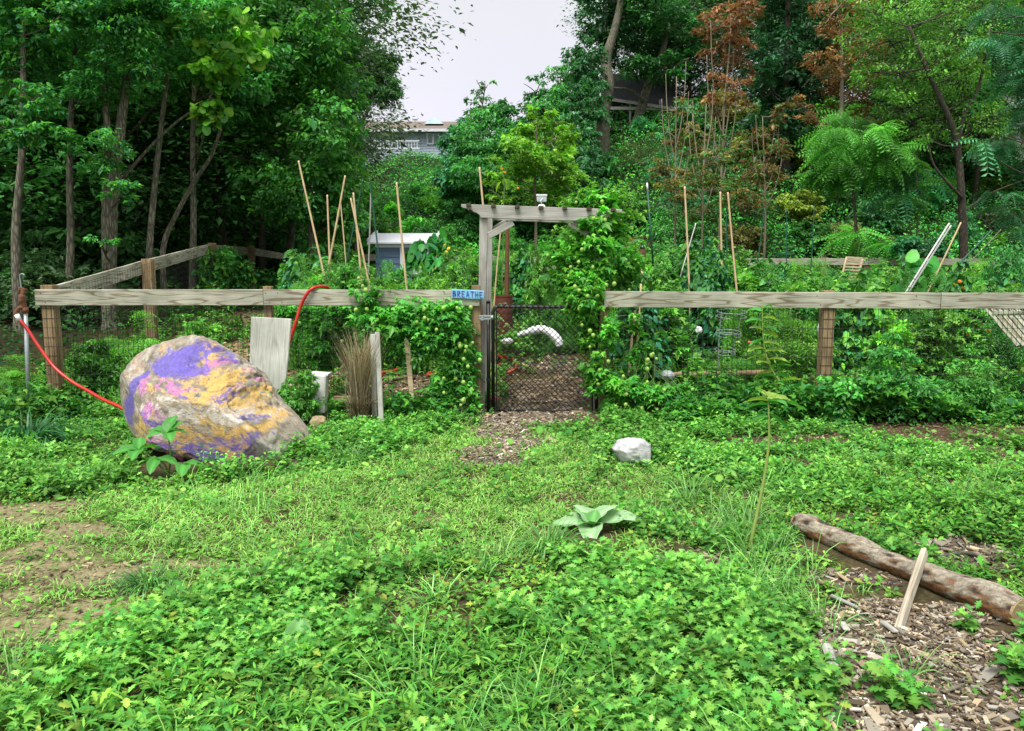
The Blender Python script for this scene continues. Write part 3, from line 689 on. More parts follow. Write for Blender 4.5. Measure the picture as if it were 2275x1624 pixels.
# ================================================================== GATE
GD = 8.86
gt = thing('garden_gate', 'black chain link garden gate closed under the arbor', 'gate', (at(1205, 900, GD).x, GD, 0))
def gp(px, py): return at(px, py, GD)
gx0, gx1 = gp(1095.5, 800).x, gp(1316, 800).x; gzt, gzb = gp(1100, 681).z, gp(1100, 915).z + .005
m = MB(); r_ = .019
cr = .06
fr = [(gx0, GD, gzb), (gx0, GD, gzt - cr), (gx0 + cr * .3, GD, gzt - cr * .3), (gx0 + cr, GD, gzt), (gx1 - cr, GD, gzt - .01), (gx1 - cr * .3, GD, gzt - cr * .3 - .01), (gx1, GD, gzt - cr), (gx1, GD, gzb), (gx0, GD, gzb)]
m.tube(fr, r_, 10); m.build('gate_frame', BLACKM, gt, True)
m = MB(); s_ = .047; zz0, zz1 = gzb + .02, gzt + .03; Lx = gx1 - gx0 - .04; Hz_ = zz1 - zz0
# woven diagonals clipped to the frame
k = -Hz_
while k < Lx:
    for sgn in (1, -1):
        pts_ = []; n = int(Hz_ / s_) * 1 + 2
        for i in range(n + 1):
            z = zz0 + min(i * s_, Hz_); x = k + (z - zz0) if sgn > 0 else k + Hz_ - (z - zz0)
            if 0 <= x <= Lx: pts_.append((gx0 + .02 + x, GD - .021 + (.003 if i % 2 else -.003) * sgn, z))
        if len(pts_) > 1: m.tube(pts_, .0037, 4, False)
    k += s_ * 1.35
m.build('chain_link_mesh', BLACKM, gt)
MB().tube([gp(1103, 690), gp(1103, 912)], .007, 5).build('tension_bar', BLACKM, gt)
g2 = thing('gate_post', 'black steel post at the latch side of the chain link gate', 'gate post', (gp(1085.5, 900).x, GD, 0))
MB().tube([(gp(1085.5, 900).x, GD, -.05), (gp(1085.5, 900).x, GD, gp(1086, 672).z)], .021, 12).build('pipe', BLACKM, g2, True)
MB().tube([(gp(1085.5, 900).x, GD, gp(1086, 672).z), (gp(1085.5, 900).x, GD, gp(1086, 667).z)], [.026, .012], 12).build('cap', BLACKM, g2, True)
for py in (840,): MB().tube([(gp(1085.5, 900).x, GD, gp(1086, py).z), (gp(1085.5, 900).x, GD, gp(1086, py + 6).z)], .026, 12).build('band', BLACKM, g2)
g3 = thing('gate_post', 'black steel hinge post at the right of the chain link gate, half in the vine', 'gate post', (gp(1326, 900).x, GD, 0))
MB().tube([(gp(1326, 900).x, GD, -.05), (gp(1326, 900).x, GD, gp(1326, 672).z)], .021, 12).build('pipe', BLACKM, g3, True)
for py in (690, 858):
    MB().box((gp(1321, 900).x, GD - .005, gp(1326, py).z), (.07, .05, .028)).build('hinge', GALV, g3, bevel=.006)
m = MB(); p = gp(1078, 705)
m.box(p + Vector((0, -.09, .018)), (.13, .012, .022)).box(p + Vector((0, -.09, -.012)), (.13, .012, .02)).box(p + Vector((-.03, -.095, 0)), (.03, .014, .06)); m.tube([p + Vector((.05, -.03, .0)), p + Vector((.09, -.03, .0))], .028, 10)
tag(m.build('gate_latch', GALV, None, bevel=.003), 'small galvanised latch between the wooden fence post and the black gate', 'latch')

# sign
sg_ = thing('wooden_sign', 'small light blue board hand painted with the word BREATHE on the fence rail', 'sign', at(1039, 655, FD - .11))
a, b = at(1003, 652, FD - .11), at(1075.5, 655.5, FD - .11); sw = at(1003, 643, FD).z - at(1003, 662, FD).z
board('panel', a, b, sw, .018, plain('light_blue_paint', (.22, .50, .66), (.15, .42, .62), 14, .7), sg_)
GL = {'B': [[(0, 0), (0, 1), (.55, .92), (.6, .7), (.1, .52), (.65, .4), (.62, .12), (0, 0)]], 'R': [[(0, 0), (0.05, 1), (.6, .9), (.55, .6), (.08, .48), (.7, -.02)]],
      'E': [[(.62, 1), (0, .97), (.02, 0), (.66, .03)], [(.02, .5), (.5, .52)]], 'A': [[(0, 0), (.35, 1), (.72, 0)], [(.14, .38), (.58, .4)]],
      'T': [[(0, 1), (.8, .97)], [(.4, .97), (.38, 0)]], 'H': [[(0, 1), (.02, 0)], [(.62, 1), (.6, 0)], [(.02, .5), (.6, .52)]]}
mA, mBm = plain('violet_paint', (.12, .05, .42), (.08, .04, .3), 20, .6), plain('blue_paint', (.05, .12, .62), (.04, .1, .5), 20, .6)
X = (b - a).normalized(); cur = .018
for i, chh in enumerate('BREATHE'):
    m = MB(); hL = sw * (.66 if i else .58)
    for st in GL[chh]:
        Pp = [a + X * (cur + q[0] * .042) + Vector((0, -.0125, (q[1] - .5) * hL)) for q in st]
        for u, w in zip(Pp, Pp[1:]):
            d = (w - u); l = d.length; d.normalize(); Zv = Vector((0, -1, 0)).cross(d)
            Mx = Matrix(((d.x, 0, Zv.x), (d.y, -1, Zv.y), (d.z, 0, Zv.z)))
            m.box((u + w) / 2, (l + .006, .003, .0085 if chh in 'BR' else .0078), Mx)
    o = m.build('letter', mA if i % 2 == 0 else mBm, sg_); cur += .0485 if chh != 'T' else .05

# ================================================================== BOULDER
OUT = [(260, 905), (262, 872), (275, 838), (298, 800), (330, 772), (370, 760), (410, 750), (440, 747), (476, 762), (512, 786), (546, 808), (578, 833), (600, 868), (616, 895), (642, 922), (668, 950), (684, 975), (694, 1000), (690, 1030), (640, 1050), (560, 1050), (500, 1046), (450, 1020), (400, 1003), (350, 985), (300, 962), (270, 935)]
BCX, BCY, BD_ = 468., 905., 6.98; sc_ = BD_ / F
def out_r(th):
    dx, dy = math.cos(th), -math.sin(th); best = 0
    for i in range(len(OUT)):
        ax, ay = OUT[i][0] - BCX, OUT[i][1] - BCY; bx, by = OUT[(i + 1) % len(OUT)][0] - BCX, OUT[(i + 1) % len(OUT)][1] - BCY
        ex, ey = bx - ax, by - ay; den = dx * ey - dy * ex
        if abs(den) < 1e-9: continue
        t = (ax * ey - ay * ex) / den; s = (ax * dy - ay * dx) / den
        if t > 0 and -1e-6 <= s <= 1 + 1e-6: best = max(best, t)
    return best
bm = bmesh.new(); bmesh.ops.create_icosphere(bm, subdivisions=7, radius=1); me = bpy.data.meshes.new('boulder'); bm.to_mesh(me); bm.free()
V = np.empty(len(me.vertices) * 3); me.vertices.foreach_get('co', V); V = V.reshape(-1, 3)
TH = np.linspace(-PI, PI, 361); RR = np.array([out_r(t) for t in TH]); RR = np.convolve(np.concatenate([RR[-4:-1], RR, RR[1:4]]), [1 / 7] * 7, 'valid')
th = np.arctan2(V[:, 2], V[:, 0]); rr = np.interp(th, TH, RR) * 1.03; cphi = np.sqrt(V[:, 0] ** 2 + V[:, 2] ** 2)
k = cphi ** .82; u = np.cos(th) * rr * k; w = np.sin(th) * rr * k
dep = V[:, 1] * 150 * (1 - .1 * V[:, 2])
Q = np.stack([u, dep, w], -1)
nr = V.copy()
d1 = fbm(V[:, 0] * 1.8, V[:, 1] * 1.8, V[:, 2] * 1.8, 4, 101) - .47; rid = np.abs(fbm(V[:, 0] * 2.4 + 3, V[:, 1] * 2.4, V[:, 2] * 3.4 + u * .004, 4, 111) - .47)
fine = fbm(V[:, 0] * 14, V[:, 1] * 14, V[:, 2] * 14, 4, 121) - .47
front = ss(.2, -.3, V[:, 1])
dist = (d1 * 34 - ss(.03, .0, rid) * 6 + (fbm(V[:, 0] * 5, V[:, 1] * 5, V[:, 2] * 8, 3, 171) - .47) * 16) * (.25 + .75 * front) + fine * 9
Q += nr * dist[:, None]
# a step ledge from the shoulder down to the right foot, as broken stone
led = ss(-6, 10, (u - 128) * .82 + (-w - 15) * -.57 + 16 * d1); Q[:, 1] += led * front * 42
for (nn, dd) in (((-.5, -.8, .35), 142), ((.2, -.93, .3), 138), ((.35, -.8, -.45), 172), ((-.2, -.85, -.5), 150), ((-.75, -.6, -.1), 150), ((.6, -.6, .3), 168), ((0, -.98, -.1), 128), ((.1, -.75, .7), 120), ((-.3, -.6, .75), 132)):
    nn = np.array(nn) / np.linalg.norm(nn); e = Q @ nn - dd; e = np.maximum(e, 0); Q -= nn * (e * .92)[:, None]
bc = at(BCX, BCY, BD_)
W3 = Q * sc_; me.vertices.foreach_set('co', W3.astype(np.float32).ravel())
pxx, pyy = BCX + u, BCY - w
n_a = fbm(pxx * .035, pyy * .035, dep * .01, 5, 131) - .47; n_b = fbm(pxx * .10, pyy * .10, dep * .05, 4, 141) - .47; n_c = fbm(pxx * .3, pyy * .3, dep * .1, 3, 151) - .47
st = fbm((pxx + pyy * .3) * .035, (pyy - pxx * .25) * .16, 0, 4, 161) - .47
col = np.array((.33, .29, .22))[None, :] * (1 + 1.5 * n_a + 1.2 * n_b)[:, None]
col = lerp(col, (.42, .41, .35), ss(.02, .15, n_b + n_a * .5)); col = lerp(col, (.30, .21, .14), ss(.04, .14, n_a - n_b * .4) * .6)
def paint(px, py, rx, ry, c, ang=0, am=1.6, op=.95, streak=0., soft=.12):
    global col
    ca, sa = math.cos(R(ang)), math.sin(R(ang)); X_ = (pxx - px) * ca + (pyy - py) * sa; Y_ = -(pxx - px) * sa + (pyy - py) * ca
    d = np.sqrt((X_ / rx) ** 2 + (Y_ / ry) ** 2); e = 1 - d + am * (n_a * .6 + n_b * .9 + n_c * .85) + streak * st
    m_ = ss(0, soft, e) * op * front; cc = np.array(c)[None, :] * (1 + .5 * n_c + .3 * n_b)[:, None]
    col = col * (1 - m_[:, None]) + cc * m_[:, None]
YL, PU, PK, WH, GNP = (.64, .41, .12), (.15, .115, .44), (.52, .20, .44), (.66, .60, .54), (.02, .30, .13)
paint(560, 900, 60, 45, WH, 20, 1.8, .9, 2); paint(420, 905, 130, 22, (.55, .50, .38), 0, 1.5, .7, 3); paint(640, 985, 34, 40, (.50, .50, .42), 30, 1.2, .9)
paint(500, 880, 150, 60, (.60, .44, .26), 20, 2.2, .55, 3)
for a_ in [(345, 925, 55, 22, YL, 25), (350, 955, 50, 20, YL, 30), (430, 935, 60, 26, YL, 10), (520, 835, 55, 26, YL, 35), (470, 830, 40, 22, YL, 20), (590, 870, 30, 22, YL, 50), (480, 905, 50, 18, YL, 5), (560, 945, 60, 26, YL, 0), (450, 985, 60, 18, YL, 10), (480, 764, 26, 9, YL, 30), (380, 895, 36, 12, YL, 0), (595, 905, 22, 10, YL, 60)]:
    paint(*a_, am=3.0, streak=3.4, soft=.25)
paint(535, 985, 110, 48, PU, 8, 2.2, .9, 2.6, .2); paint(590, 940, 50, 30, PU, 30, 2.4, .8, 2.5, .2); paint(480, 1020, 120, 18, (.12, .10, .36), 5, 1.8, .8, 2)
for a_ in [(340, 822, 12, 26), (395, 810, 15, 14), (425, 830, 14, 24), (452, 772, 10, 8), (368, 890, 10, 24), (455, 845, 26, 10), (480, 840, 16, 8), (550, 1010, 16, 9), (590, 1000, 20, 8), (390, 830, 18, 12)]: paint(*a_, PK, 10, 1.2, .85, 1)
paint(500, 960, 130, 24, YL, 5, 3.2, .6, 4, .2)
for i in range(26): paint(random.uniform(380, 640), random.uniform(800, 1020), random.uniform(2, 6), random.uniform(2, 6), random.choice([GNP, GNP, PU, PK, YL]), 0, .8, .9)
paint(392, 972, 9, 8, GNP, 0, .5); paint(430, 983, 6, 7, GNP, 0, .5)
for i in range(16): paint(random.uniform(430, 620), random.uniform(830, 1000), random.uniform(12, 40), random.uniform(1, 2.2), random.choice([PU, PU, (.1, .25, .3), YL]), random.uniform(-30, 60), 1.0, .8)
for a_ in [(520, 905, 120, 22, WH, 12), (560, 880, 50, 30, WH, 30), (450, 900, 60, 14, WH, 0)]: paint(*a_, 3.0, .8, 4, .1)
for a_ in [(545, 850, 70, 24, YL, 38), (470, 850, 60, 22, YL, 10), (570, 930, 60, 18, YL, 8), (420, 940, 80, 16, YL, 8)]: paint(*a_, 2.6, .9, 2.6, .15)
for a_ in [(345, 830, 14, 26), (440, 835, 20, 22), (372, 888, 12, 24), (400, 812, 24, 10)]: paint(*a_, PK, 5, 2.0, .85, 1.5, .15)
paint(420, 800, 66, 14, PU, 5, 1.6, .8, 2, .2)
for i in range(60):
    px_ = random.uniform(350, 640); py_ = random.uniform(770, 1025); up_ = (py_ - 770) / 255
    c_ = random.choice([PU, PU, PK, YL, YL, YL] if up_ < .35 else ([YL, YL, WH, PK, YL, PU] if up_ < .7 else [PU, PU, PU, YL, PK, (.14, .12, .4)]))
    paint(px_, py_, random.uniform(8, 34), random.uniform(3, 11), c_, random.uniform(-15, 45), 3.4, .8, 3.0, .15)
paint(410, 778, 74, 26, PU, -8, .9, .97); paint(440, 762, 40, 14, PU, 0, .8); paint(455, 790, 40, 10, (.16, .12, .5), 10, 1.6, .8)
paint(308, 850, 46, 13, PU, -62, .6); paint(285, 890, 40, 20, PU, -55, .8, .95); paint(275, 925, 22, 20, (.14, .11, .45), 60, 1.3, .8); paint(338, 806, 18, 8, PU, -50, .6)
paint(640, 985, 40, 40, (.48, .48, .40), 30, 1.4, .85); paint(660, 950, 22, 30, (.33, .29, .22), 40, 1.2, .9); paint(325, 985, 50, 14, (.30, .27, .21), 25, 1.4, .8)
col *= (1 - .35 * ss(.018, .0, rid) * front)[:, None]; col *= (.72 + .6 * fbm(pxx * .16, pyy * .16, dep * .1, 4, 181))[:, None]
col = np.clip(col, .01, .9)
a_ = me.color_attributes.new('Col', 'FLOAT_COLOR', 'POINT'); c4 = np.ones((len(col), 4), np.float32); c4[:, :3] = col; a_.data.foreach_set('color', c4.ravel())
me.polygons.foreach_set('use_smooth', np.ones(len(me.polygons), bool))
m, nt, b, out = newmat('painted_rock'); at_ = N(nt, 'ShaderNodeAttribute', attribute_name='Col'); v = mapped(nt, (1, 1, 1)); nn = noise_t(nt, v, 60, 8, .75); n3 = noise_t(nt, v, 9, 9, .7)
nt.links.new(vmul(nt, at_.outputs['Color'], ramp(nt, nn, [(.3, (.68, .66, .64)), (.6, (1.12, 1.12, 1.12))])), b.inputs['Base Color']); b.inputs['Roughness'].default_value = .75
mxn = N(nt, 'ShaderNodeMath', operation='ADD'); nt.links.new(nn, mxn.inputs[0]); nt.links.new(n3, mxn.inputs[1]); bump(nt, b, mxn.outputs[0], .7, .025)
bo = tag(link('boulder', me, m), 'big boulder splashed with purple, yellow and pink paint', 'boulder'); bo.location = bc

def rock(name, label, px, py, rx, rz, D, mat, cat='rock', ry=None, seed=1, sink=.25, par=None):
    """stone with rounded facets; px,py = centre"""
    bm = bmesh.new(); bmesh.ops.create_icosphere(bm, subdivisions=5, radius=1); me = bpy.data.meshes.new(name); bm.to_mesh(me); bm.free()
    V = np.empty(len(me.vertices) * 3); me.vertices.foreach_get('co', V); V = V.reshape(-1, 3); ry = ry or rx * .8
    f = 1 + .55 * (fbm(V[:, 0] * 1.5 + seed * 7, V[:, 1] * 1.5, V[:, 2] * 1.5, 4, 200 + seed) - .47) + .12 * (fbm(V[:, 0] * 7, V[:, 1] * 7, V[:, 2] * 7 + seed, 3, 210) - .47)
    V = V * f[:, None]; rs = np.random.default_rng(seed)
    for q in range(7):
        nn = rs.normal(size=3); nn /= np.linalg.norm(nn); e = np.maximum(V @ nn - .82, 0); V -= nn * (e * .85)[:, None]
    V = V * np.array([rx, ry, rz]); me.vertices.foreach_set('co', V.astype(np.float32).ravel()); me.polygons.foreach_set('use_smooth', np.ones(len(me.polygons), bool))
    o = link(name, me, mat, par); o.location = at(px, py, D); return tag(o, label, cat) if label else o
ROCKW = plain('pale_granite', (.60, .60, .59), (.20, .21, .20), 9, .8, 0, .8, (1, 1, 2.2), 10)
ROCKT = plain('tan_stone', (.42, .32, .18), (.26, .19, .11), 8, .85, 0, .5)
ROCKG = plain('mottled_stone', (.50, .50, .50), (.17, .15, .14), 14, .85, 0, .6)
rock('white_rock', 'pale grey white rock sitting in the weeds in front of the gate', 1407, 1004, .175, .12, 6.5, ROCKW, 'rock', .16, 3)
rock('pale_stone', 'small grey and white stone half buried in the weeds by the wood chips', 1556, 1412, .05, .085, 3.45, ROCKG, 'stone', .06, 5)
rock('tan_stone', 'rough tan stone lying below the white bucket by the fence', 707, 940, .085, .085, 8.05, ROCKT, 'stone', .09, 7)
rock('small_tan_stone', 'little tan stone at the foot of the left gate post', 1084, 930, .045, .055, 8.5, ROCKT, 'stone', .04, 9)
rock('red_stone', 'reddish brown stone just inside the gate by its left post', 1100, 886, .06, .06, 9.15, plain('red_sandstone', (.30, .11, .07), (.2, .07, .05), 9, .9), 'stone', .06, 11)
rock('flat_stone', 'flat grey stone in the worn grass beyond the boulder path', 1061, 1050, .045, .02, 6.25, ROCKG, 'stone', .04, 13)
rock('flat_stone', 'flat dark stone on the worn grass right of the boulder', 893, 1052, .04, .02, 6.25, ROCKT, 'stone', .04, 15)
rock('half_buried_stone', 'smooth tan stone almost buried in the ground left of the boulder', 70, 1008, .22, .05, 6.75, ROCKT, 'stone', .12, 17)

# ================================================================== HYDRANT + HOSES
HD = 8.45
hy = thing('yard_hydrant', 'rusty water spigot on a galvanised pipe at the left end of the fence', 'water spigot', at(60, 930, HD))
p0 = at(65, 930, HD); p1 = at(57, 696, HD); MB().tube([(p0.x, HD, -.05), p0.lerp(p1, .5), p1], .021, 12).build('pipe', GALV, hy, True)
c = at(56, 690, HD)
m = MB(); m.tube([c + Vector((0, 0, -.02)), c + Vector((0, 0, .035))], [.034, .034], 10); m.tube(smooth_path([c + Vector((0, 0, .02)), c + Vector((-.01, -.02, .10)), c + Vector((-.005, -.02, .17)), c + Vector((.01, 0, .235))]), [.03] * 6 + [.036] * 6 + [.022] * 7, 10, wob=.15)
m.tube(smooth_path([c + Vector((0, -.01, .035)), c + Vector((-.04, -.03, .03)), c + Vector((-.075, -.04, -.02)), c + Vector((-.075, -.04, -.05))]), [.022] * 19, 10); m.build('valve_body', RUST, hy, True)
m = MB(); m.tube(smooth_path([c + Vector((.012, 0, .22)), c + Vector((-.03, -.01, .24)), c + Vector((-.045, -.01, .20))]), [.012] * 13, 6); m.box(c + Vector((.0, -.01, .225)), (.07, .04, .02)); m.build('handle', RUST, hy)
MB().tube(smooth_path([c + Vector((-.02, 0, .2)), c + Vector((-.03, 0, .36)), c + Vector((0, 0, .385)), c + Vector((.02, 0, .37))]), [.007] * 19, 6).build('hook_rod', GALV, hy, True)
q0 = c + Vector((-.075, -.04, -.05)); q1 = at(43, 707, HD - .05)
MB().tube([q0, q0.lerp(q1, .5), q1], [.022, .026, .02], 10).build('connector', plain('blackened_brass', (.05, .045, .03)), hy)
ho = thing('garden_hose', 'bright red hose sagging from the spigot down behind the painted boulder', 'garden hose', q1)
HP = [(43, 710, 8.4), (60, 730, 8.38), (85, 768, 8.34), (120, 815, 8.28), (160, 848, 8.2), (195, 868, 8.12), (230, 888, 8.0), (262, 902, 7.85), (330, 935, 7.7), (430, 950, 7.6), (540, 930, 7.9), (600, 900, 8.56), (630, 800, 8.62), (648, 745, 8.66), (657, 716, 8.68), (668, 680, 8.72), (684, 650, 8.72), (700, 638.5, 8.75), (722, 637, 8.85), (735, 650, 9.0), (748, 700, 9.1), (760, 780, 9.2), (790, 830, 9.5), (850, 836, 9.9)]
MB().tube(smooth_path([at(*q) for q in HP], 8), .0175, 10).build('tube', REDH, ho, True)
MB().tube([at(37, 699, 8.4), at(44, 712, 8.4)], [.026, .022], 12).build('collar', WHITEP, ho, True)
m = MB(); sp = smooth_path([at(*q) for q in HP[:4]], 10)
for i in range(3, 12): m.tube([sp[i], sp[i] + (sp[i + 1] - sp[i]) * .45], .0195, 10)
m.build('strain_relief', REDH, ho)
h2 = thing('garden_hose', 'orange red hose lying in loose loops on the mulch behind the fence', 'garden hose', at(980, 830, 10.2))
def gh(px, py, dz=.02):
    g_ = ground(px, py); g_.z += dz + .03; return g_
lp = [gh(845, 836), gh(890, 828), gh(935, 815), gh(950, 797, .04), gh(985, 789, .05), gh(1020, 792, .04), gh(1035, 808), gh(1000, 822), gh(960, 822), gh(940, 808, .04), gh(945, 795, .06), gh(975, 786, .07), gh(1040, 790), gh(1110, 797), gh(1143, 812), gh(1145, 828), gh(1115, 838), gh(1060, 826), gh(1010, 822, .05), gh(970, 830), gh(950, 842), gh(990, 836), gh(1050, 840), gh(1100, 825), gh(1118, 806), gh(1090, 790), gh(1120, 776), gh(1160, 768)]
MB().tube(smooth_path(lp, 8), .02, 8).build('tube', ORH, h2, True)

# ================================================================== THINGS BY THE FENCE
BDd = 8.3
o = board('weathered_plank', at(594, 885, BDd), at(603, 706, BDd + .1), .40, .045, wood('bleached_plank', (.56, .57, .54), (.38, .38, .36), .25, .8), None, bevel=.006)
tag(o, 'broad bleached grey plank standing upright behind the painted boulder', 'plank')
V_ = o.data.vertices
for v_ in V_: v_.co.z += .035 * (v_.co.x - .45) * (1 if v_.co.z > 0 else -.6)
st1 = board('wooden_stake', at(833, 925, 8.25), at(829, 742, 8.3), .052, .04, W_GREY, None); tag(st1, 'thin grey wooden stake leaning on the fence beside the dry grass, left of its pair', 'stake')
st2 = board('wooden_stake', at(849, 968, 8.05), at(838, 738, 8.32), .05, .035, W_GREY, None); tag(st2, 'longer grey wooden stake leaning on the fence, right of its pair', 'stake')
m = MB(); a, b = at(916, 893, 8.55), at(906, 762, 8.6); m.add([a + Vector((-.028, 0, 0)), a + Vector((.022, 0, 0)), a + Vector((.022, .03, 0)), a + Vector((-.028, .03, 0)), b + Vector((-.035, 0, 0)), b + Vector((.018, 0, 0)), b + Vector((.018, .03, 0)), b + Vector((-.035, .03, 0)), b + Vector((-.03, .015, .07))],
  [(3, 2, 1, 0), (0, 1, 5, 4), (1, 2, 6, 5), (2, 3, 7, 6), (3, 0, 4, 7), (4, 5, 8), (5, 6, 8), (6, 7, 8), (7, 4, 8)])
tag(m.build('pointed_stake', W_PALE, None), 'pale pointed wooden stake driven in at the fence behind the dry grass', 'stake')
bk = thing('white_bucket', 'dirty white plastic tub standing behind the weeds right of the boulder', 'bucket', at(706, 915, 8.35))
m = MB(); ca = at(712, 828, 8.4); cb = at(705, 918, 8.3)
m.box((ca + cb) / 2, (.17, .14, (ca.z - cb.z)), Matrix.Rotation(.07, 3, 'Y') ); m.build('body', plain('mud_splashed_plastic', (.74, .75, .74), (.34, .34, .26), 5, .5, 0, .1, (1, 1, 1), 8), bk, bevel=.02)
MB().box(ca + Vector((.0, 0, -.01)), (.195, .165, .025), Matrix.Rotation(.07, 3, 'Y')).build('rim', WHITEP, bk, bevel=.006)
tag(board('edging_board', at(742, 893, 8.7), at(808, 893, 8.7), .13, .04, W_POST, None), 'brown bed edging board at the fence foot behind the dry grass', 'edging board')
tag(board('edging_board', at(962, 897, 8.7), at(1044, 893, 8.7), .16, .04, W_RAIL, None), 'grey bed edging board at the fence foot left of the gate', 'edging board')
tag(board('edging_board', at(1350, 902, 8.72), at(1470, 902, 8.72), .10, .04, W_POST, None), 'low brown edging board at the fence foot right of the gate', 'edging board')
m = MB(); a, b = at(1470, 832, 9.7), at(1712, 828, 9.9); m.tube([a.lerp(b, t) + Vector((0, 0, random.uniform(-.01, .01))) for t in np.linspace(0, 1, 12)], .035, 9, wob=.2)
tag(m.build('landscape_timber', W_POST, None, True), 'round grey timber edging a bed behind the right fence', 'timber')
# dry grass sheaf
n = 520; x = rng.normal(0, .042, n); yy = rng.normal(0, .04, n); g_ = at(803, 950, 8.25); az = rng.uniform(0, 6.28, n)
Pp = np.stack([g_.x + x, g_.y + yy, np.full(n, hz(g_.x, g_.y))], -1); Mx = basis(az, rng.normal(1.53, .06, n), rng.normal(0, 1, n)) * rng.uniform(.6, 1.1, n)[:, None, None]; Mx[:, :, 1] *= .28
Mx2 = basis(az, rng.normal(1.45, .1, n), rng.normal(0, 1, n)) * rng.uniform(.2, .45, n)[:, None, None]; Mx2[:, :, 1] *= .6
cc = [(.34, .28, .18), (.42, .36, .25), (.22, .165, .10)]
tag(link('dry_grass_clump', scatter([(B1, Pp, Mx, palette(n, cc, .2)), (B2, Pp, Mx2, palette(n, cc, .2))], 'dry'), STRAW), 'upright sheaf of dry straw coloured grass beside two grey stakes', 'dry grass')

# log and stick
lg = thing('fallen_log', 'fallen log with peeling bark lying across the wood chips at lower right', 'log', ground(2000, 1300))
ga, gb = ground(1772, 1178), ground(2262, 1392); m = MB(); n = 60; V = []; 
LR = lambda t: .057 + .010 * t + .004 * math.sin(t * 23) + .006 * math.sin(t * 9)
rings = []; K = 40
ax = (gb - ga); Lg = ax.length; axn = ax.normalized(); sd = axn.cross(Vector((0, 0, 1))).normalized()
vs = []; fs = []; cols_ = []
for i in range(n + 1):
    t = i / n; c = ga.lerp(gb, t) + Vector((0, 0, LR(t) * .85)) + sd * .012 * math.sin(t * 5)
    for k in range(K):
        an = 2 * PI * k / K; nz_ = float(vn(np.array([t * 22.]), np.array([math.cos(an) * 2.2]), math.sin(an) * 2.2, 7)[0]); nf = float(vn(np.array([t * 60.]), np.array([math.cos(an) * 9]), math.sin(an) * 9., 8)[0])
        r_ = LR(t) * (1 + .07 * nf); bare_ = nz_ > .62
        if bare_: r_ *= .93
        vs.append(c + (sd * math.cos(an) + Vector((0, 0, 1)) * math.sin(an)) * r_); sidef = max(0, math.cos(an + .5))
        base = np.array((.30, .27, .21)) * (.5 + .95 * nf)
        if bare_: base = np.array((.035, .028, .024)) if (nz_ > .70) else np.array((.20, .12, .06)) * (.5 + .9 * nf)
        if math.sin(an) < .15 and math.cos(an) > -0.3 and nz_ > .4: base = np.array((.19, .095, .035)) * (.4 + 1.1 * nf)
        cols_.append(base)
for i in range(n):
    for k in range(K): fs.append((i * K + k, i * K + (k + 1) % K, (i + 1) * K + (k + 1) % K, (i + 1) * K + k))
m.add(vs, fs); me = m.mesh('bark', True); a_ = me.color_attributes.new('Col', 'FLOAT_COLOR', 'POINT')
c4 = np.ones((len(vs), 4), np.float32); c4[:, :3] = np.array(cols_); a_.data.foreach_set('color', c4.ravel())
mt, nt, b, out = newmat('log_bark'); at_ = N(nt, 'ShaderNodeAttribute', attribute_name='Col'); v = mapped(nt, (1, 1, 1)); f = noise_t(nt, v, 38, 8, .75, 1.)
nt.links.new(vmul(nt, at_.outputs['Color'], ramp(nt, f, [(.3, (.45, .42, .4)), (.6, (1.35, 1.3, 1.25))])), b.inputs['Base Color']); b.inputs['Roughness'].default_value = .85; bump(nt, b, f, 1.0, .015)
link('bark', me, mt, lg)
for cc_, dd, nm in ((gb + Vector((0, 0, LR(1) * .85)) + sd * .012 * math.sin(5), axn, 'cut_end'), (ga + Vector((0, 0, LR(0) * .85)), -axn, 'cut_end')):
    m = MB(); r_ = LR(1 if dd == axn else 0) * .99; m.tube([cc_ - dd * .01, cc_ + dd * .004], r_, 24); m.build(nm, plain('cut_wood', (.42, .31, .17), (.24, .16, .08), 26, .85, 0, .4), lg)
a, b = ground(1995, 1408), at(2052, 1240, ground(2052, 1300).y + .06); a.z += .01
b.z = max(b.z, .13)
o = board('split_stick', a, b + (b - a).normalized() * .02, 0.048, .028, wood('bleached_stick', (.56, .50, .42), (.34, .29, .23), .3), None, bevel=.004); tag(o, 'pale split stick of wood propped against the fallen log', 'stick')
a, b = ground(2098, 1242), ground(2180, 1244); MB_ = MB().tube(smooth_path([a + Vector((0, 0, .012)), a.lerp(b, .5) + Vector((0, 0, .03)), b + Vector((0, 0, .015))]), [.008] * 6 + [.011] * 7, 8, wob=.3)
tag(MB_.build('fallen_twig', BARK, None, True), 'short brown twig lying behind the fallen log', 'twig')
a, b = ground(1482, 1243), ground(1536, 1250); o = board('wood_splinter', a + Vector((0, 0, .02)), b + Vector((0, 0, .03)), .03, .012, W_GREY, None, Vector((0, -.3, 1))); tag(o, 'bleached flat wood splinter lying in the weeds left of the milkweed stem', 'splinter')
for k_, (pa, pb, w_) in enumerate([((1845, 1340), (1905, 1365), .02), ((1870, 1400), (1880, 1420), .03), ((1835, 1450), (1850, 1495), .045), ((1960, 1395), (1990, 1420), .03)]):
    a, b = ground(*pa), ground(*pb); o = board('wood_splinter', a + Vector((0, 0, .03)), b + Vector((0, 0, .03)), w_, .012, W_GREY, None, Vector((0, -.3, 1)))
    tag(o, ['long silver splinter at the upper edge of the wood chips', 'short grey splinter among the wood chips below the log', 'thick grey bark splinter at the left edge of the wood chips', 'grey splinter beside the foot of the pale stick'][k_], 'splinter')

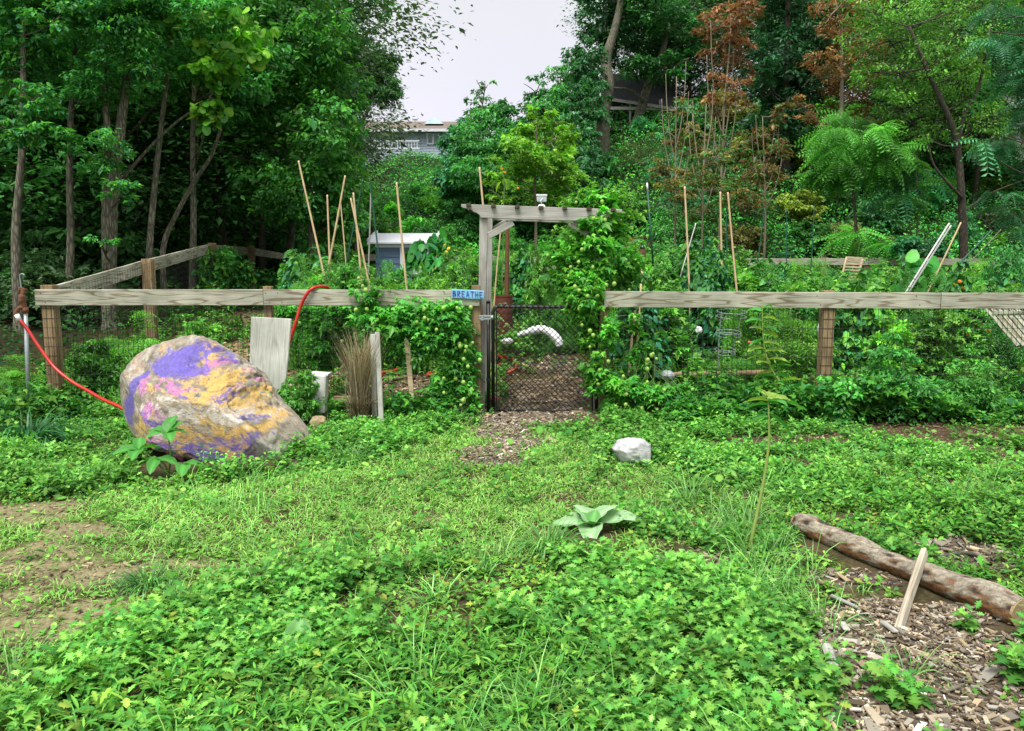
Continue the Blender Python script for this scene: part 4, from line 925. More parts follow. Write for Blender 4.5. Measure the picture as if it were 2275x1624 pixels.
# ================================================================== STANDING FOREGROUND PLANTS
def bigleaf(L_, Wd, fold=.15, droop=.4, n=8, wav=.03, point=.9):
    V = []; Fc = []; sh = []
    for i in range(n + 1):
        t = i / n; w = Wd * math.sin(PI * min(1, t ** point * .96 + .02)) ** .8 + .004; x = L_ * t * (1 - .1 * t); z = -droop * L_ * t * t
        for j, s in enumerate((-1, -.5, 0, .5, 1)):
            V.append((x, s * w, z + abs(s) * w * fold * 2 + (wav * L_ * math.sin(t * 17 + s * 2) * abs(s)))); sh.append((1.5 if s == 0 else (.95 if abs(s) < 1 else 1.05)))
    for i in range(n):
        for j in range(4): a = i * 5 + j; Fc.append((a, a + 5, a + 6, a + 1))
    return (np.array(V), Fc, np.array(sh))
def leafobj(T, pos, az, el, roll, c, parent, mat=None, name='leaf', edge=None):
    M = basis(np.array([az]), np.array([el]), np.array([roll])); cl_ = np.array([c], float)
    me = scatter([(T, np.array([list(pos)]), M, cl_)], name); me.polygons.foreach_set('use_smooth', np.ones(len(me.polygons), bool)); return link(name, me, mat or LEAF, parent)
MILKST = plain('yellow_green_stem', (.27, .36, .09), (.2, .28, .06), 10, .5)
def stemplant(name, label, cat, path, rad, leaves, mat=MILKST):
    P = smooth_path(path, 8); t_ = thing(name, label, cat, path[0]); MB().tube(P, [rad * (1 - .6 * i / len(P)) for i in range(len(P))], 7).build('stem', mat, t_, True)
    for (px, L_, Wd, az, el, c) in leaves:
        leafobj(bigleaf(L_, Wd, .2, .3), P[int(px * (len(P) - 1))], az, el, random.uniform(-.3, .3), c, t_)
    return t_
MW = (.06, .26, .05); MY = (.22, .34, .06)
D1 = ground(1664, 1223).y
stemplant('milkweed', 'tall bare milkweed stem with a few broad leaves in front of the right fence', 'milkweed', [at(1664, 1225, D1), at(1682, 1140, D1), at(1698, 1060, D1), at(1708, 985, D1), at(1708, 920, D1), at(1706, 882, D1)], .011,
   [(.99, .17, .035, .1, .15, MY), (.97, .15, .035, 3.0, .2, MY), (.985, .13, .03, 1.6, .5, MY), (.97, .14, .03, -1.0, .25, MW), (.93, .235, .042, .02, .12, MW), (.92, .15, .035, 3.1, .1, MW), (.80, .19, .034, -.25, -.5, MW), (.78, .10, .02, 2.9, .1, MW), (.95, .1, .02, .8, .7, MY), (1, .08, .02, 2.4, .9, MY)])
D2 = 8.3
lv = []
for i in range(22):
    t_ = .18 + .8 * i / 22; lv.append((t_, random.uniform(.22, .30) * (1.15 - .6 * t_), random.uniform(.045, .06), (0 if i % 2 else PI) + random.uniform(-.7, .7), random.uniform(-.1, .5), MW if random.random() < .6 else MY))
stemplant('milkweed', 'leafy milkweed leaning up across the right rail, its tip above the board', 'milkweed', [at(1778, 895, D2), at(1745, 862, D2), at(1714, 820, D2), at(1699, 775, D2), at(1694, 720, D2), at(1695, 664, D2)], .011, lv)
p = ground(1315, 1180); t_ = thing('mullein', 'grey green mullein rosette of broad felted leaves in the lawn', 'mullein', p)
FELT = leaf_mat('felted_leaf', .15, .9, .1)
for az, el, L_, Wd in ((2.85, .22, .29, .085), (2.0, .75, .22, .07), (.55, .85, .23, .085), (.05, .42, .36, .085), (-1.75, .12, .21, .07), (1.2, 1.1, .12, .05), (-.9, .8, .10, .045), (2.5, .9, .13, .05), (-2.6, .7, .12, .05)):
    leafobj(bigleaf(L_, Wd, .18, .35, 9, .025, .75), p + Vector((0, 0, .03)), az, el, random.uniform(-.25, .25), (.22, .35, .20) if L_ > .15 else (.10, .25, .08), t_, FELT)
p = ground(375, 1062); t_ = thing('pokeweed', 'broad leaved weed growing against the foot of the painted boulder', 'weed', p)
PWT = [((-.22, 0, .22), [(3.0, .2), (1.8, .7), (.4, .3), (-1.4, .1), (-2.4, .2)]), ((.02, -.03, .36), [(2.9, .3), (1.7, .9), (.2, .25), (-.9, .1), (-2.2, .2), (.8, .8)]), ((-.06, -.05, .16), [(2.9, -.1), (-.3, 0), (-1.3, -.1)]), ((.14, -.05, .12), [(.1, 0), (-1.2, 0)])]
for tip, ls_ in PWT:
    P = smooth_path([p, p + Vector(tip) * .5 + Vector((.02, 0, .02)), p + Vector(tip)], 5); MB().tube(P, [.008] * 6 + [.005] * 5, 6).build('stem', BARKG, t_, True)
    for az, el in ls_: leafobj(bigleaf(random.uniform(.15, .2), random.uniform(.042, .055), .2, .3), P[-1], az + random.uniform(-.2, .2), el, random.uniform(-.3, .3), (.07, .27, .05), t_)
p = ground(655, 1475); t_ = thing('dock_plant', 'single large pale leaf standing up from the weeds near the lower left', 'dock plant', p)
leafobj(bigleaf(.21, .06, .12, .12, 9, .03, .8), p, 1.5, 1.1, .1, (.14, .33, .10), t_); leafobj(bigleaf(.12, .035), p, -.4, .6, .1, (.10, .28, .06), t_)
def tuft(label, px, py, n, L_, r, cols, name='grass_tuft', cat='grass tuft'):
    p = ground(px, py); out = []
    for T, f in ((B2, .5), (B3, .5)):
        q = int(n * f); az = rng.uniform(0, 6.28, q); rr = r * np.sqrt(rng.random(q)); M = basis(az, rng.normal(.95, .25, q), rng.normal(0, .3, q)) * (L_ * rng.uniform(.6, 1.2, q))[:, None, None]; M[:, :, 1] *= .8
        out.append((T, np.stack([p.x + rr * np.cos(az), p.y + rr * np.sin(az), h(p.x + rr * np.cos(az), p.y + rr * np.sin(az))], -1), M, palette(q, cols, .2)))
    me = scatter(out, name); me.transform(Matrix.Translation(-p)); o = link(name, me, GRASSM); o.location = p; return tag(o, label, cat)
tuft('dark green arching grass clump at the foot of the spigot pipe', 62, 985, 420, .48, .22, [(.03, .16, .05), (.05, .2, .06), (.02, .1, .03)])
tuft('fine dark grass tuft on bare earth at the lower left', 330, 1305, 120, .2, .08, [(.05, .2, .06), (.08, .24, .06)])
tuft('tall grass tuft among the weeds at the bottom centre', 1260, 1455, 90, .30, .07, C_GR)
tuft('grass tuft with long blades at the bottom edge', 1225, 1600, 110, .26, .09, C_GR)
tuft('arching grass tuft right of the boulder', 780, 1025, 160, .24, .14, C_GR)
tuft('grass tuft with arching blades left of the mullein', 1215, 1215, 140, .24, .12, C_GR)
# ================================================================== VINES
POD_ME = None
def pod_mesh():
    bm = bmesh.new(); bmesh.ops.create_uvsphere(bm, u_segments=12, v_segments=8, radius=1)
    for v in bm.verts:
        a = math.atan2(v.co.y, v.co.x); f = 1 + .07 * math.cos(3 * a); v.co.x *= f; v.co.y *= f; v.co.z *= 1.1
        if v.co.z < -.9: v.co.z -= .15
    me = bpy.data.meshes.new('pod'); bm.to_mesh(me); bm.free(); me.polygons.foreach_set('use_smooth', np.ones(len(me.polygons), bool)); return me
PODM = plain('pale_green_pod', (.34, .50, .10), (.22, .40, .07), 30, .5); POD_ME = pod_mesh(); POD_ME.materials.append(PODM)
def ell(px, py, rx, ry, D, w=1.0, dep=None):
    c = at(px, py, D); s = D / F; return (tuple(c), (rx * s, dep or .35 * (rx + ry) * s, ry * s), w)
def vine(label, areas, n, size, cols, pods=0, podr=.022, leaf=L_MAPLE, name='climbing_vine', stems=14, extra=None):
    E = [ell(*a) for a in areas]; base = Vector(E[0][0]); t_ = thing(name, label, 'vine', base)
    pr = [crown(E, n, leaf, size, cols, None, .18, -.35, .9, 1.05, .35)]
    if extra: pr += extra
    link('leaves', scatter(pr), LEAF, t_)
    m = MB()
    for i in range(stems):
        c, r_, _ = random.choice(E); c2, r2, _ = min(E, key=lambda e: (Vector(e[0]) - Vector(c)).length + random.uniform(0, .8) + (9 if e[0] == c else 0))
        j = lambda c, r_: Vector(c) + Vector([random.uniform(-1, 1) * q * .9 for q in r_])
        a, b = j(c, r_), j(c2, r2); m.tube(smooth_path([a, a.lerp(b, .4) + Vector((random.uniform(-.1, .1), 0, random.uniform(-.1, .1))), b]), .0028 * base.y / 9, 4)
    m.build('stems', BARKG, t_)
    for i in range(pods):
        c, r_, _ = random.choice(E); d = Vector([random.gauss(0, .55) for _ in range(3)]); p = Vector(c) + Vector((d.x * r_[0], -abs(d.y) * r_[1] - r_[1] * .6, d.z * r_[2]))
        o = link('pod', POD_ME, None, t_); o.location = p; s = podr * random.uniform(.7, 1.15); o.scale = (s, s, s); o.rotation_euler = (random.uniform(-.4, .4), random.uniform(-.4, .4), random.uniform(0, 6))
    return t_
def tendrils(starts, n, size, cols):
    out = []
    for (px, py, D, up, L_) in starts:
        a = at(px, py, D); d = Vector((random.uniform(-.8, .8), random.uniform(-.2, .2), up)).normalized(); p = a; ps = []
        for k in range(n):
            ps.append(p.copy()); p = p + d * (L_ / n); d = (d + Vector((random.uniform(-.4, .4), random.uniform(-.2, .2), random.uniform(-.25, .18)))).normalized()
        P = np.array([list(q) for q in ps]); out.append((L_MAPLE, P, basis(rng.uniform(0, 6.28, n), rng.normal(-.2, .5, n), rng.normal(0, .5, n)) * (size * rng.uniform(.5, 1.1, n))[:, None, None], palette(n, cols, .15)))
    return out
VC = [(.06, .25, .03), (.09, .30, .04), (.04, .19, .035)]; VL = [(.14, .36, .04), (.20, .42, .06), (.10, .32, .04)]
vine('leafy vine with pale round pods smothering the right post of the arbor and gate',
     [(1306, 700, 22, 66, 8.8), (1322, 800, 13, 90, 8.8), (1290, 640, 45, 36, 8.95), (1275, 595, 62, 42, 9.1), (1350, 590, 60, 55, 9.2), (1335, 525, 55, 45, 9.15), (1352, 760, 15, 60, 8.72, .6), (1366, 860, 24, 44, 8.7), (1390, 600, 45, 34, 9.4),
      (1300, 665, 40, 30, 8.75, 1.2), (1385, 850, 26, 40, 8.7), (1400, 720, 20, 30, 8.75, .5), (1310, 650, 36, 34, 8.85), (1250, 560, 40, 30, 9.3), (1335, 478, 40, 24, 9.0, .9), (1318, 500, 24, 30, 8.92, 1.2), (1330, 560, 26, 60, 8.9, 1.2), (1335, 620, 26, 40, 8.88, 1.2), (1330, 446, 62, 14, 9.1, 1.0), (1290, 450, 40, 12, 9.3, .8)], 12500, .062, VC + [VL[0]], 58,
     extra=tendrils([(random.uniform(1270, 1400), random.uniform(440, 540), 9.1, random.uniform(.1, 1.0), random.uniform(.2, .55)) for _ in range(120)], 14, .05, VL), stems=40)
vine('vine hung with pale green pods covering the wire fence left of the gate',
     [(835, 725, 50, 45, 8.72), (905, 735, 60, 55, 8.72), (980, 730, 70, 52, 8.72), (1020, 800, 35, 70, 8.7), (1005, 865, 40, 40, 8.68), (930, 690, 85, 18, 8.75), (850, 765, 35, 26, 8.75), (1010, 755, 40, 26, 8.72), (960, 700, 70, 20, 8.72), (1035, 885, 26, 25, 8.66), (812, 655, 24, 34, 8.68), (1000, 682, 40, 10, 8.68)],
     7500, .058, VC, 46, stems=36, extra=tendrils([(random.uniform(790, 1040), random.uniform(625, 650), 8.8, random.uniform(-.1, .6), random.uniform(.1, .3)) for _ in range(46)], 9, .045, VL))
vine('leafy vine sprawling on the ground and wire just inside the left fence', [(705, 705, 40, 34, 9.2), (745, 740, 40, 50, 9.1), (640, 700, 30, 24, 9.3), (760, 690, 40, 25, 9.1), (720, 790, 30, 40, 9.3)], 2600, .062, VC, 12)
vine('dark green vine draped over the side fence where it turns by the woods', [(478, 572, 34, 30, 15.9), (515, 588, 36, 36, 16.8), (470, 610, 26, 28, 15.8), (530, 612, 34, 26, 17.5)], 3300, .085, G_MID + [VL[0]], 0, leaf=L_OVAL)
vine('bushy vine hugging the fence wire right of the gate post', [(1430, 790, 26, 36, 8.75, .6), (1480, 875, 60, 22, 8.6), (1410, 875, 40, 30, 8.6)], 2000, .055, VC, 16)

# ================================================================== PLANT PROTOTYPES
def proto(ells, n, leaf, size, cols, nst=9, jit=.2, droop=-.25, subr=.24, extra=None, sj=.3, rst=.02):
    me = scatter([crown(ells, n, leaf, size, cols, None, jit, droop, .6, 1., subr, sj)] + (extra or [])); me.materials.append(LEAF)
    m = MB()
    for i in range(nst):
        c, r_, _ = ells[i % len(ells)]; tip = Vector(c) + Vector([random.uniform(-.8, .8) * q for q in r_])
        m.tube(smooth_path([(random.uniform(-.08, .08), random.uniform(-.08, .08), -.08), (tip.x * .35, tip.y * .35, tip.z * .5), tuple(tip)]), [rst * (1 - .75 * k / 12) for k in range(13)], 5)
    ms = m.mesh('stems', True); ms.materials.append(BARK if rst > .015 else BARKG); return me, ms
def plant(P, name, label, cat, group, loc, sc, color=(1, 1, 1), rot=None, fol='foliage'):
    r = thing(name, label, cat, loc, group); rot = random.uniform(0, 6.28) if rot is None else rot
    for nm, me in zip((fol, 'stems'), P[:2]):
        o = bpy.data.objects.new(nm, me); COL.objects.link(o); o.parent = r; o.color = (*color, 1)
    r.rotation_euler = (0, 0, rot); r.scale = sc; return r
def jcol(c=(1, 1, 1), j=.15):
    b = math.exp(random.gauss(0, j)); return tuple(max(.05, q * b * math.exp(random.gauss(0, j * .4))) for q in c)
E0 = [((0, 0, .75), (.75, .75, .62), 1), ((.45, .2, .5), (.5, .5, .45), .8), ((-.4, -.25, .55), (.55, .5, .5), .8), ((-.1, .45, 1.0), (.4, .4, .4), .7), ((.3, -.35, 1.0), (.35, .35, .4), .7), ((0, 0, .25), (.8, .8, .25), .8)]
E1 = [((.1, 0, .6), (.8, .7, .5), 1), ((-.5, .1, .8), (.4, .4, .5), .8), ((.5, -.2, .95), (.35, .4, .5), .8), ((.05, .1, 1.25), (.4, .35, .4), .7), ((0, 0, .25), (.85, .85, .25), .7)]
SH = [proto(E0, 5200, L_QUAD, .105, [(1, 1, 1), (.8, .9, .8), (1.1, 1.15, .9)], 10), proto(E1, 5200, L_QUAD, .095, [(1, 1, 1), (.8, .9, .8), (1.15, 1.1, .9)], 10), proto(E0, 3600, L_OVAL, .13, [(1, 1, 1), (.85, .95, .8), (1.2, 1.2, .9)], 10),
      proto(E1, 4200, L_MAPLE, .12, [(1, 1, 1), (.85, .95, .8), (1.2, 1.2, .9)], 10)]
SPARSE = proto(E1, 1500, L_QUAD, .085, [(1, 1, 1), (.8, .8, .8), (1.2, 1.1, .9)], 22, subr=.3)
E2 = [((0, 0, .6), (.55, .55, .55), 1), ((.2, .1, 1.0), (.4, .4, .45), .8), ((-.25, -.1, .9), (.35, .35, .4), .8), ((0, 0, 1.35), (.25, .25, .3), .5), ((.35, -.3, .5), (.35, .35, .35), .6)]
def ET(): return [((random.uniform(-.2, .2), random.uniform(-.2, .2), z), (r_, r_, .42), w) for z, r_, w in ((.35, .62, 1), (.8, .68, 1), (1.25, .6, 1), (1.7, .45, .8), (2.1, .25, .5), (.6, .75, .6))] + [((random.uniform(-.6, .6), random.uniform(-.6, .6), random.uniform(.5, 1.6)), (.3, .3, .35), .6) for _ in range(4)]
TOM = [proto(ET(), 2300, L_TOM, .26, C_WEED + G_BRI, 16, .22, -.45, .3, rst=.012), proto(ET(), 3000, L_TOM, .20, G_BRI + [(.12, .34, .05)], 16, .22, -.4, .3, rst=.012), proto(ET(), 4200, L_MAPLE, .125, C_WEED, 16, .2, -.2, .3, rst=.012), proto(ET(), 3000, L_OVAL, .17, G_BRI + G_BLUE, 16, .22, -.4, .35, rst=.012)]
BIGL = proto(E0, 900, L_ROUND, .23, G_MID + [(.05, .22, .05)], 14, .15, -.3, .35, rst=.014)

# ================================================================== GARDEN PLANTS
def gplant(px, top, D, wpx, kind, col=(1, 1, 1), label=None, cat='garden plant', group=None, name='tomato_plant'):
    x = at(px, 600, D).x; zb = hz(x, D) - .03; zt = at(px, top - (16 if D > 10.2 else 0), D).z; H = max(.25, (zt - zb)) / (2.25 if kind in TOM else 1.40); w = wpx * D / F / 2 / .75
    return plant(kind, name, label, cat, group, (x, D, zb), (w, w, H), jcol(col, .1))
LAB = {('L', 0): 'bright green tomato plant behind the left rail', ('L', 1): 'bright green leafy plant in the beds below the blue shed', ('R', 0): 'bright green tomato plant just behind the right rail', ('R', 1): 'sprawling green tomato plant in the middle beds right of the arbor', ('R', 2): 'green garden plant near the back fence', ('C', 0): 'leafy garden plant seen through the arbor opening'}
rows = [(10.4, 'R', 0, 1400, 2290, 85, 642, 28), (11.8, 'R', 0, 1395, 2290, 72, 612, 28), (13.3, 'R', 1, 1390, 2290, 68, 592, 28), (15, 'R', 1, 1400, 2290, 66, 578, 26), (17.5, 'R', 2, 1400, 2290, 60, 570, 18), (20.5, 'R', 2, 1400, 2290, 64, 575, 12),
        (11.3, 'L', 0, 665, 1050, 62, 606, 22), (12.8, 'L', 0, 640, 1050, 64, 588, 24), (14.6, 'L', 1, 650, 1050, 62, 574, 20), (19.5, 'L', 1, 690, 830, 50, 560, 14), (16.5, 'L', 1, 660, 1050, 62, 590, 16), (13, 'C', 0, 1180, 1320, 50, 640, 30), (15, 'C', 0, 1150, 1320, 45, 590, 30), (18, 'C', 0, 1090, 1320, 45, 560, 30)]
for (D, sd, zn, a, b, stp, top, jt) in rows:
    px = a + random.uniform(0, 20)
    while px < b:
        tp = top + random.uniform(-jt, jt)
        if sd == 'R' and px > 1800: tp += 30 * min(1, (px - 1800) / 150)
        if sd == 'R' and px > 1660: tp = max(tp, 612 + random.uniform(0, 14) - (16 if D > 16 else 0))
        if sd == 'R' and zn < 2 and 1440 < px < 1640: tp -= 18
        if sd == 'L' and 800 < px < 985: tp = max(tp, 624)
        if 1845 < px < 1945: tp = max(tp, 628)
        if D < 11 and (1570 < px < 1690): tp = max(tp, 800)
        k = random.choice([TOM[0], TOM[1], TOM[2], TOM[3], TOM[2]]); c = random.choice([(1, 1, 1), (.8, .9, .9), (1.25, 1.15, .9), (.7, .85, 1.1)])
        gplant(px, tp, D + random.uniform(-.4, .4), stp * random.uniform(1.2, 1.7), k, c, LAB[(sd, zn)], 'tomato plant' if (sd, zn) != ('R', 2) and sd != 'C' and (sd, zn) != ('L', 1) else 'garden plant', LAB[(sd, zn)] + 's' if False else {'L0': 'tomato plants behind the left rail', 'L1': 'plants in the beds below the shed', 'R0': 'tomato plants behind the right rail', 'R1': 'tomato plants in the middle beds', 'R2': 'plants along the back fence', 'C0': 'plants seen through the arbor'}[sd + str(zn)], name='tomato_plant' if 'tomato' in LAB[(sd, zn)] else 'garden_plant')
        px += stp * random.uniform(.7, 1.2)
gplant(960, 545, 15.5, 95, BIGL, (.7, .9, 1), 'dark broad leaved bush in front of the blue shed window', 'bush', name='leafy_bush')
gplant(880, 618, 14.5, 60, BIGL, (.8, .9, 1), 'low broad leaved plant below the shed wall', 'bush', name='leafy_bush')
gplant(2045, 600, 12.5, 120, BIGL, (1, 1, 1), 'broad leaved plant rising above the right rail by the leaning white pipes', 'bush', name='leafy_bush')
gplant(2235, 560, 15, 80, SH[0], (.05, .18, .06), 'dark green bush near the right edge behind the right rail', 'bush', name='leafy_bush')
gplant(2010, 772, 8.4, 150, SH[1], (.065, .25, .06), 'dark green ferny weed bush against the right fence beyond the middle post', 'bush', name='weed_bush')
gplant(1890, 830, 8.2, 110, SH[2], (.05, .19, .04), 'green weed bush at the foot of the middle fence post', 'bush', name='weed_bush')
gplant(2160, 800, 8.4, 120, SH[1], (.075, .26, .05), 'green weed bush at the foot of the fence near the right edge', 'bush', name='weed_bush')
for i, (px, top, D, w, lb) in enumerate([(200, 760, 9.4, 100, 'yellow green weed bush behind the sagging red hose'), (300, 715, 9.6, 130, 'loose weedy bush behind the wire left of the boulder top'), (430, 700, 10.2, 120, 'loose weedy bush behind the wire above the boulder'), (165, 850, 9.2, 90, 'low leafy weed bush at the left fence post'), (660, 830, 8.2, 80, 'frothy weed bush between the grey plank and the white tub'), (760, 880, 8.4, 70, 'dark weedy clump at the foot of the dry grass'), (20, 800, 9.5, 120, 'green weed bush at the left edge behind the spigot')]):
    gplant(px, top, D, w, random.choice([SH[3], TOM[2], TOM[1]]) if i not in (0,) else SH[3], (1, 1, 1), lb, 'bush', name='weed_bush')
for o in list(bpy.data.objects):
    if o.parent and o.data in (SH[3][0],) and o.color[0] > .5: o.color = (.075, .22, .045, 1)
# tomatoes and marigolds seen behind the wires
FR = plain('tomato_skin', (.55, .10, .03), (.45, .06, .02), 9, .3); FG = plain('green_tomato_skin', (.30, .42, .10), (.2, .34, .08), 9, .35); FO = plain('orange_petals', (.75, .30, .02), (.6, .2, .01), 40, .7); FY = plain('yellow_petals', (.8, .62, .04), (.7, .5, .02), 40, .7)
bm = bmesh.new(); bmesh.ops.create_uvsphere(bm, u_segments=12, v_segments=8, radius=1)
for v in bm.verts: v.co.z *= .82; v.co.z -= .12 * math.exp(-8 * (v.co.x ** 2 + v.co.y ** 2)) * (1 if v.co.z > 0 else 0)
TM = bpy.data.meshes.new('tomato'); bm.to_mesh(TM); bm.free(); TM.polygons.foreach_set('use_smooth', np.ones(len(TM.polygons), bool)); TM.materials.append(FR); TG = TM.copy(); TG.materials.clear(); TG.materials.append(FG)
for (px, py, D, me, lb) in [(1665, 761, 9.6, TM, 'ripe red tomato hanging low behind the wire right of the wire cage'), (1640, 761, 9.7, TG, 'green tomato beside the red tomato behind the wire'), (1660, 682, 9.5, TG, 'green tomato just under the right rail by the wire cage')]:
    o = bpy.data.objects.new('tomato', me); COL.objects.link(o); o.location = at(px, py, D); o.scale = (.026,) * 3; tag(o, lb, 'tomato')
def flower_me(mat, n=14):
    m = MB(); vs = []; fs = []
    for rg, (rr, zz) in enumerate(((1, 0), (.7, .25), (.4, .4))):
        for k in range(n):
            a = 2 * PI * k / n + rg * .3; d = .2; o = len(vs); vs += [(0, 0, zz - .1), (math.cos(a - d) * rr * .8, math.sin(a - d) * rr * .8, zz + .1), (math.cos(a) * rr, math.sin(a) * rr, zz), (math.cos(a + d) * rr * .8, math.sin(a + d) * rr * .8, zz + .1)]; fs.append((o, o + 1, o + 2, o + 3))
    me = m.add(vs, fs).mesh('flower'); me.materials.append(mat); return me
FM = [flower_me(FO), flower_me(FY)]
for i, (px, py, D, k) in enumerate([(2132, 625, 11.5, 0), (2120, 632, 11.6, 0), (2140, 640, 11.4, 0), (2196, 735, 10, 0), (2260, 650, 10.5, 1), (988, 545, 15.2, 1), (997, 552, 15.2, 1), (992, 560, 15.1, 1), (870, 642, 9.6, 0), (1012, 723, 9.0, 0), (905, 662, 9.0, 0), (2150, 743, 10, 0)]):
    o = bpy.data.objects.new('flower', FM[k]); COL.objects.link(o); o.location = at(px, py, D); o.scale = (.024 * D / 9,) * 3; o.rotation_euler = (R(60), 0, i)
    tag(o, 'small orange blossom among the garden plants' if k == 0 else 'small yellow blossom among the garden plants', 'flower', 'orange blossoms' if k == 0 else 'yellow blossoms')
# tall sunflower-like plant above the arbor: two round leaves and orange heads
t_ = thing('tall_flower', 'tall flower stem with round yellow green leaves and orange heads above the arbor beam', 'flower', at(1122, 650, 11.5))
P = smooth_path([at(1115, 650, 11.5), at(1118, 540, 11.5), at(1119, 450, 11.5), at(1121, 405, 11.5), at(1117, 388, 11.5)], 6); MB().tube(P, .009, 6).build('stem', BARKG, t_, True)
for px, py, az, c in ((1110, 412, 2.9, (.22, .40, .05)), (1122, 405, 1.3, (.16, .34, .05)), (1132, 410, .1, (.18, .38, .05))):
    leafobj(bigleaf(.16, .055, .1, .5, 8, .02, .7), at(px + (0 if az < 2 else 4), py - 8, 11.45), az, -.6, 0, c, t_)
for px, py in ((1115, 375), (1122, 383), (1151, 418)): 
    o = link('flower_head', FM[0], None, t_); o.location = at(px, py, 11.4); o.scale = (.018,) * 3; o.rotation_euler = (R(70), 0, 0)

# ================================================================== POLES
def pole(name, label, cat, a, b, D, r_, mat, Db=None, nodes=False, r1=None):
    T0 = at(*a, D); B0 = at(*b, Db or D); d = (B0 - T0).normalized(); t = 0
    while B0.z + d.z * t > hz(B0.x, B0.y) - .05 and t < 3 and d.z < -.1: t += .05
    B1_ = B0 + d * t; L_ = (B1_ - T0).length; n = max(8, int(L_ / .04)); bend = random.uniform(-.02, .02)
    P = [T0.lerp(B1_, i / n) + Vector((bend * math.sin(PI * i / n), 0, 0)) for i in range(n + 1)]
    rad = [(r_ * .8 + r_ * .35 * i / n) * (1.16 if nodes and i % 6 == 3 else 1) for i in range(n + 1)]
    m = MB().tube(P, rad, 8); me = m.mesh(name, True); me.transform(Matrix.Translation(-B1_)); o = link(name, me, mat); o.location = B1_; return tag(o, label, cat)
BL = [((663, 357), (711, 570), 12.5, 'longest bamboo cane, leaning, at the far left of the poles behind the fence'), ((727, 433), (731, 559), 12.8, 'short upright bamboo cane, second from the left'), ((767, 390), (738, 540), 12.6, 'bamboo cane leaning right, crossing its upright neighbour'), ((756, 443), (764, 549), 13, 'upright thin bamboo cane just right of the crossing cane'),
      ((779, 440), (817, 628), 12.2, 'bamboo cane leaning left, in front of its near twin'), ((785, 428), (801, 597), 12.6, 'slightly taller bamboo cane of the close pair'), ((881, 405), (902, 614), 11.5, 'thick bamboo cane standing in front of the blue shed'), ((1065, 371), (1075, 500), 11.5, 'bamboo cane rising behind the left end of the arbor beam'),
      ((1113, 505), (1102, 651), 12, 'thin cane seen through the arbor above the rusty barrel'), ((1521, 414), (1527, 580), 12, 'single tall bamboo cane right of the arbor'), ((1600, 426), (1603, 560), 12.5, 'straight bamboo cane, left of the right hand pair'), ((1617, 427), (1631, 572), 12.4, 'bamboo cane leaning left, right of the right hand pair'), ((1411, 690), (1403, 790), 9.6, 'short bamboo cane below the right rail near the gate')]
for a, b, D, lb in BL: pole('bamboo_pole', lb, 'bamboo pole', a, b, D, .0165 if 'thin' not in lb else .012, BAMBOO, None, True)
for a, b, D, lb in [((806, 399), (774, 556), 13, 'dark green garden stake leaning right behind the bamboo pair'), ((820, 395), (844, 600), 12.6, 'dark green garden stake leaning left beside the blue shed'), ((1699, 463), (1689, 541), 17, 'green stake at the foot of the bank, leftmost of three'), ((1748, 463), (1748, 495), 18, 'short green stake, middle of three at the foot of the bank'), ((1809, 457), (1802, 568), 17, 'tall green stake, rightmost of three at the foot of the bank'), ((1613, 470), (1614, 520), 14, 'thin green stake between the two right bamboo canes')]:
    pole('garden_stake', lb, 'garden stake', a, b, D, .013, GSTAKE)
g_ = thing('garden_stake', 'tall green garden stake with a white top, right of the arbor', 'garden stake', at(1451, 556, 12.5))
a, b = at(1437, 400, 12.5), at(1452, 600, 12.5); MB().tube([a.lerp(b, .12), b], .014, 8).build('pole', GSTAKE, g_, True); MB().tube([a.lerp(b, .03), a.lerp(b, .12)], .0145, 8).build('white_band', WSTAKE, g_, True); MB().tube([a, a.lerp(b, .03)], [.008, .013], 8).build('tip', GSTAKE, g_)
for a, b, D, mt_, lb, r_ in [((824, 426), (819, 545), 13.2, W_GREY, 'pale grey upright stake standing left of the blue shed', .014), ((1546, 496), (1530, 552), 13, WSTAKE, 'short white stake leaning right beside the single bamboo cane', .010), ((2109, 496), (2032, 623), 12, WSTAKE, 'white pipe leaning right, left one of its close pair', .016), ((2113, 501), (2040, 620), 12.05, WSTAKE, 'white pipe leaning right, right one of its close pair', .014),
     ((2135, 494), (2071, 627), 12.3, BAMBOO, 'tan cane leaning right beside the two white pipes', .015), ((2203, 512), (2152, 564), 15, GSTAKE, 'blue green stake leaning right near the right edge', .02), ((2224, 510), (2185, 550), 15.3, BARKP, 'thin dry twig leaning right near the right edge', .010)]:
    pole('leaning_stake', lb, 'stake', a, b, D, r_, mt_)
pole('rusty_post', 'rusty iron post seen through the arbor opening', 'post', (1128, 498), (1128, 600), 15, .045, RUST)

# ================================================================== GARDEN OBJECTS
def at_ground(px, D): x = at(px, 600, D).x; return Vector((x, D, hz(x, D)))
br_ = thing('metal_barrel', 'rusty red brown metal drum standing behind the gate mesh', 'barrel', at_ground(1117, 13.3))
c = at_ground(1117, 13.3); zt = at(1117, 657, 13.3).z; m = MB(); rB = .165
zs = np.linspace(c.z - .02, zt, 30); m.tube([(c.x, c.y, z) for z in zs], [rB * (1 + (.035 if i in (10, 20) else 0)) for i in range(30)], 32, False)
m.build('drum', BARREL, br_, True); MB().tube([(c.x, c.y, zt - .012), (c.x, c.y, zt + .008)], rB * 1.05, 32, False).build('rim', BARREL, br_); MB().tube([(c.x, c.y, zt - .06), (c.x, c.y, zt - .05)], rB * .98, 24).build('soil', plain('potting_soil', (.05, .035, .02)), br_)
m = MB(); Wt = smooth_path([at(1150, 745, 12.2), at(1178, 736, 12.2), at(1200, 732, 12.2), at(1222, 738, 12.1), at(1240, 757, 12.0), at(1244, 768, 12)], 8)
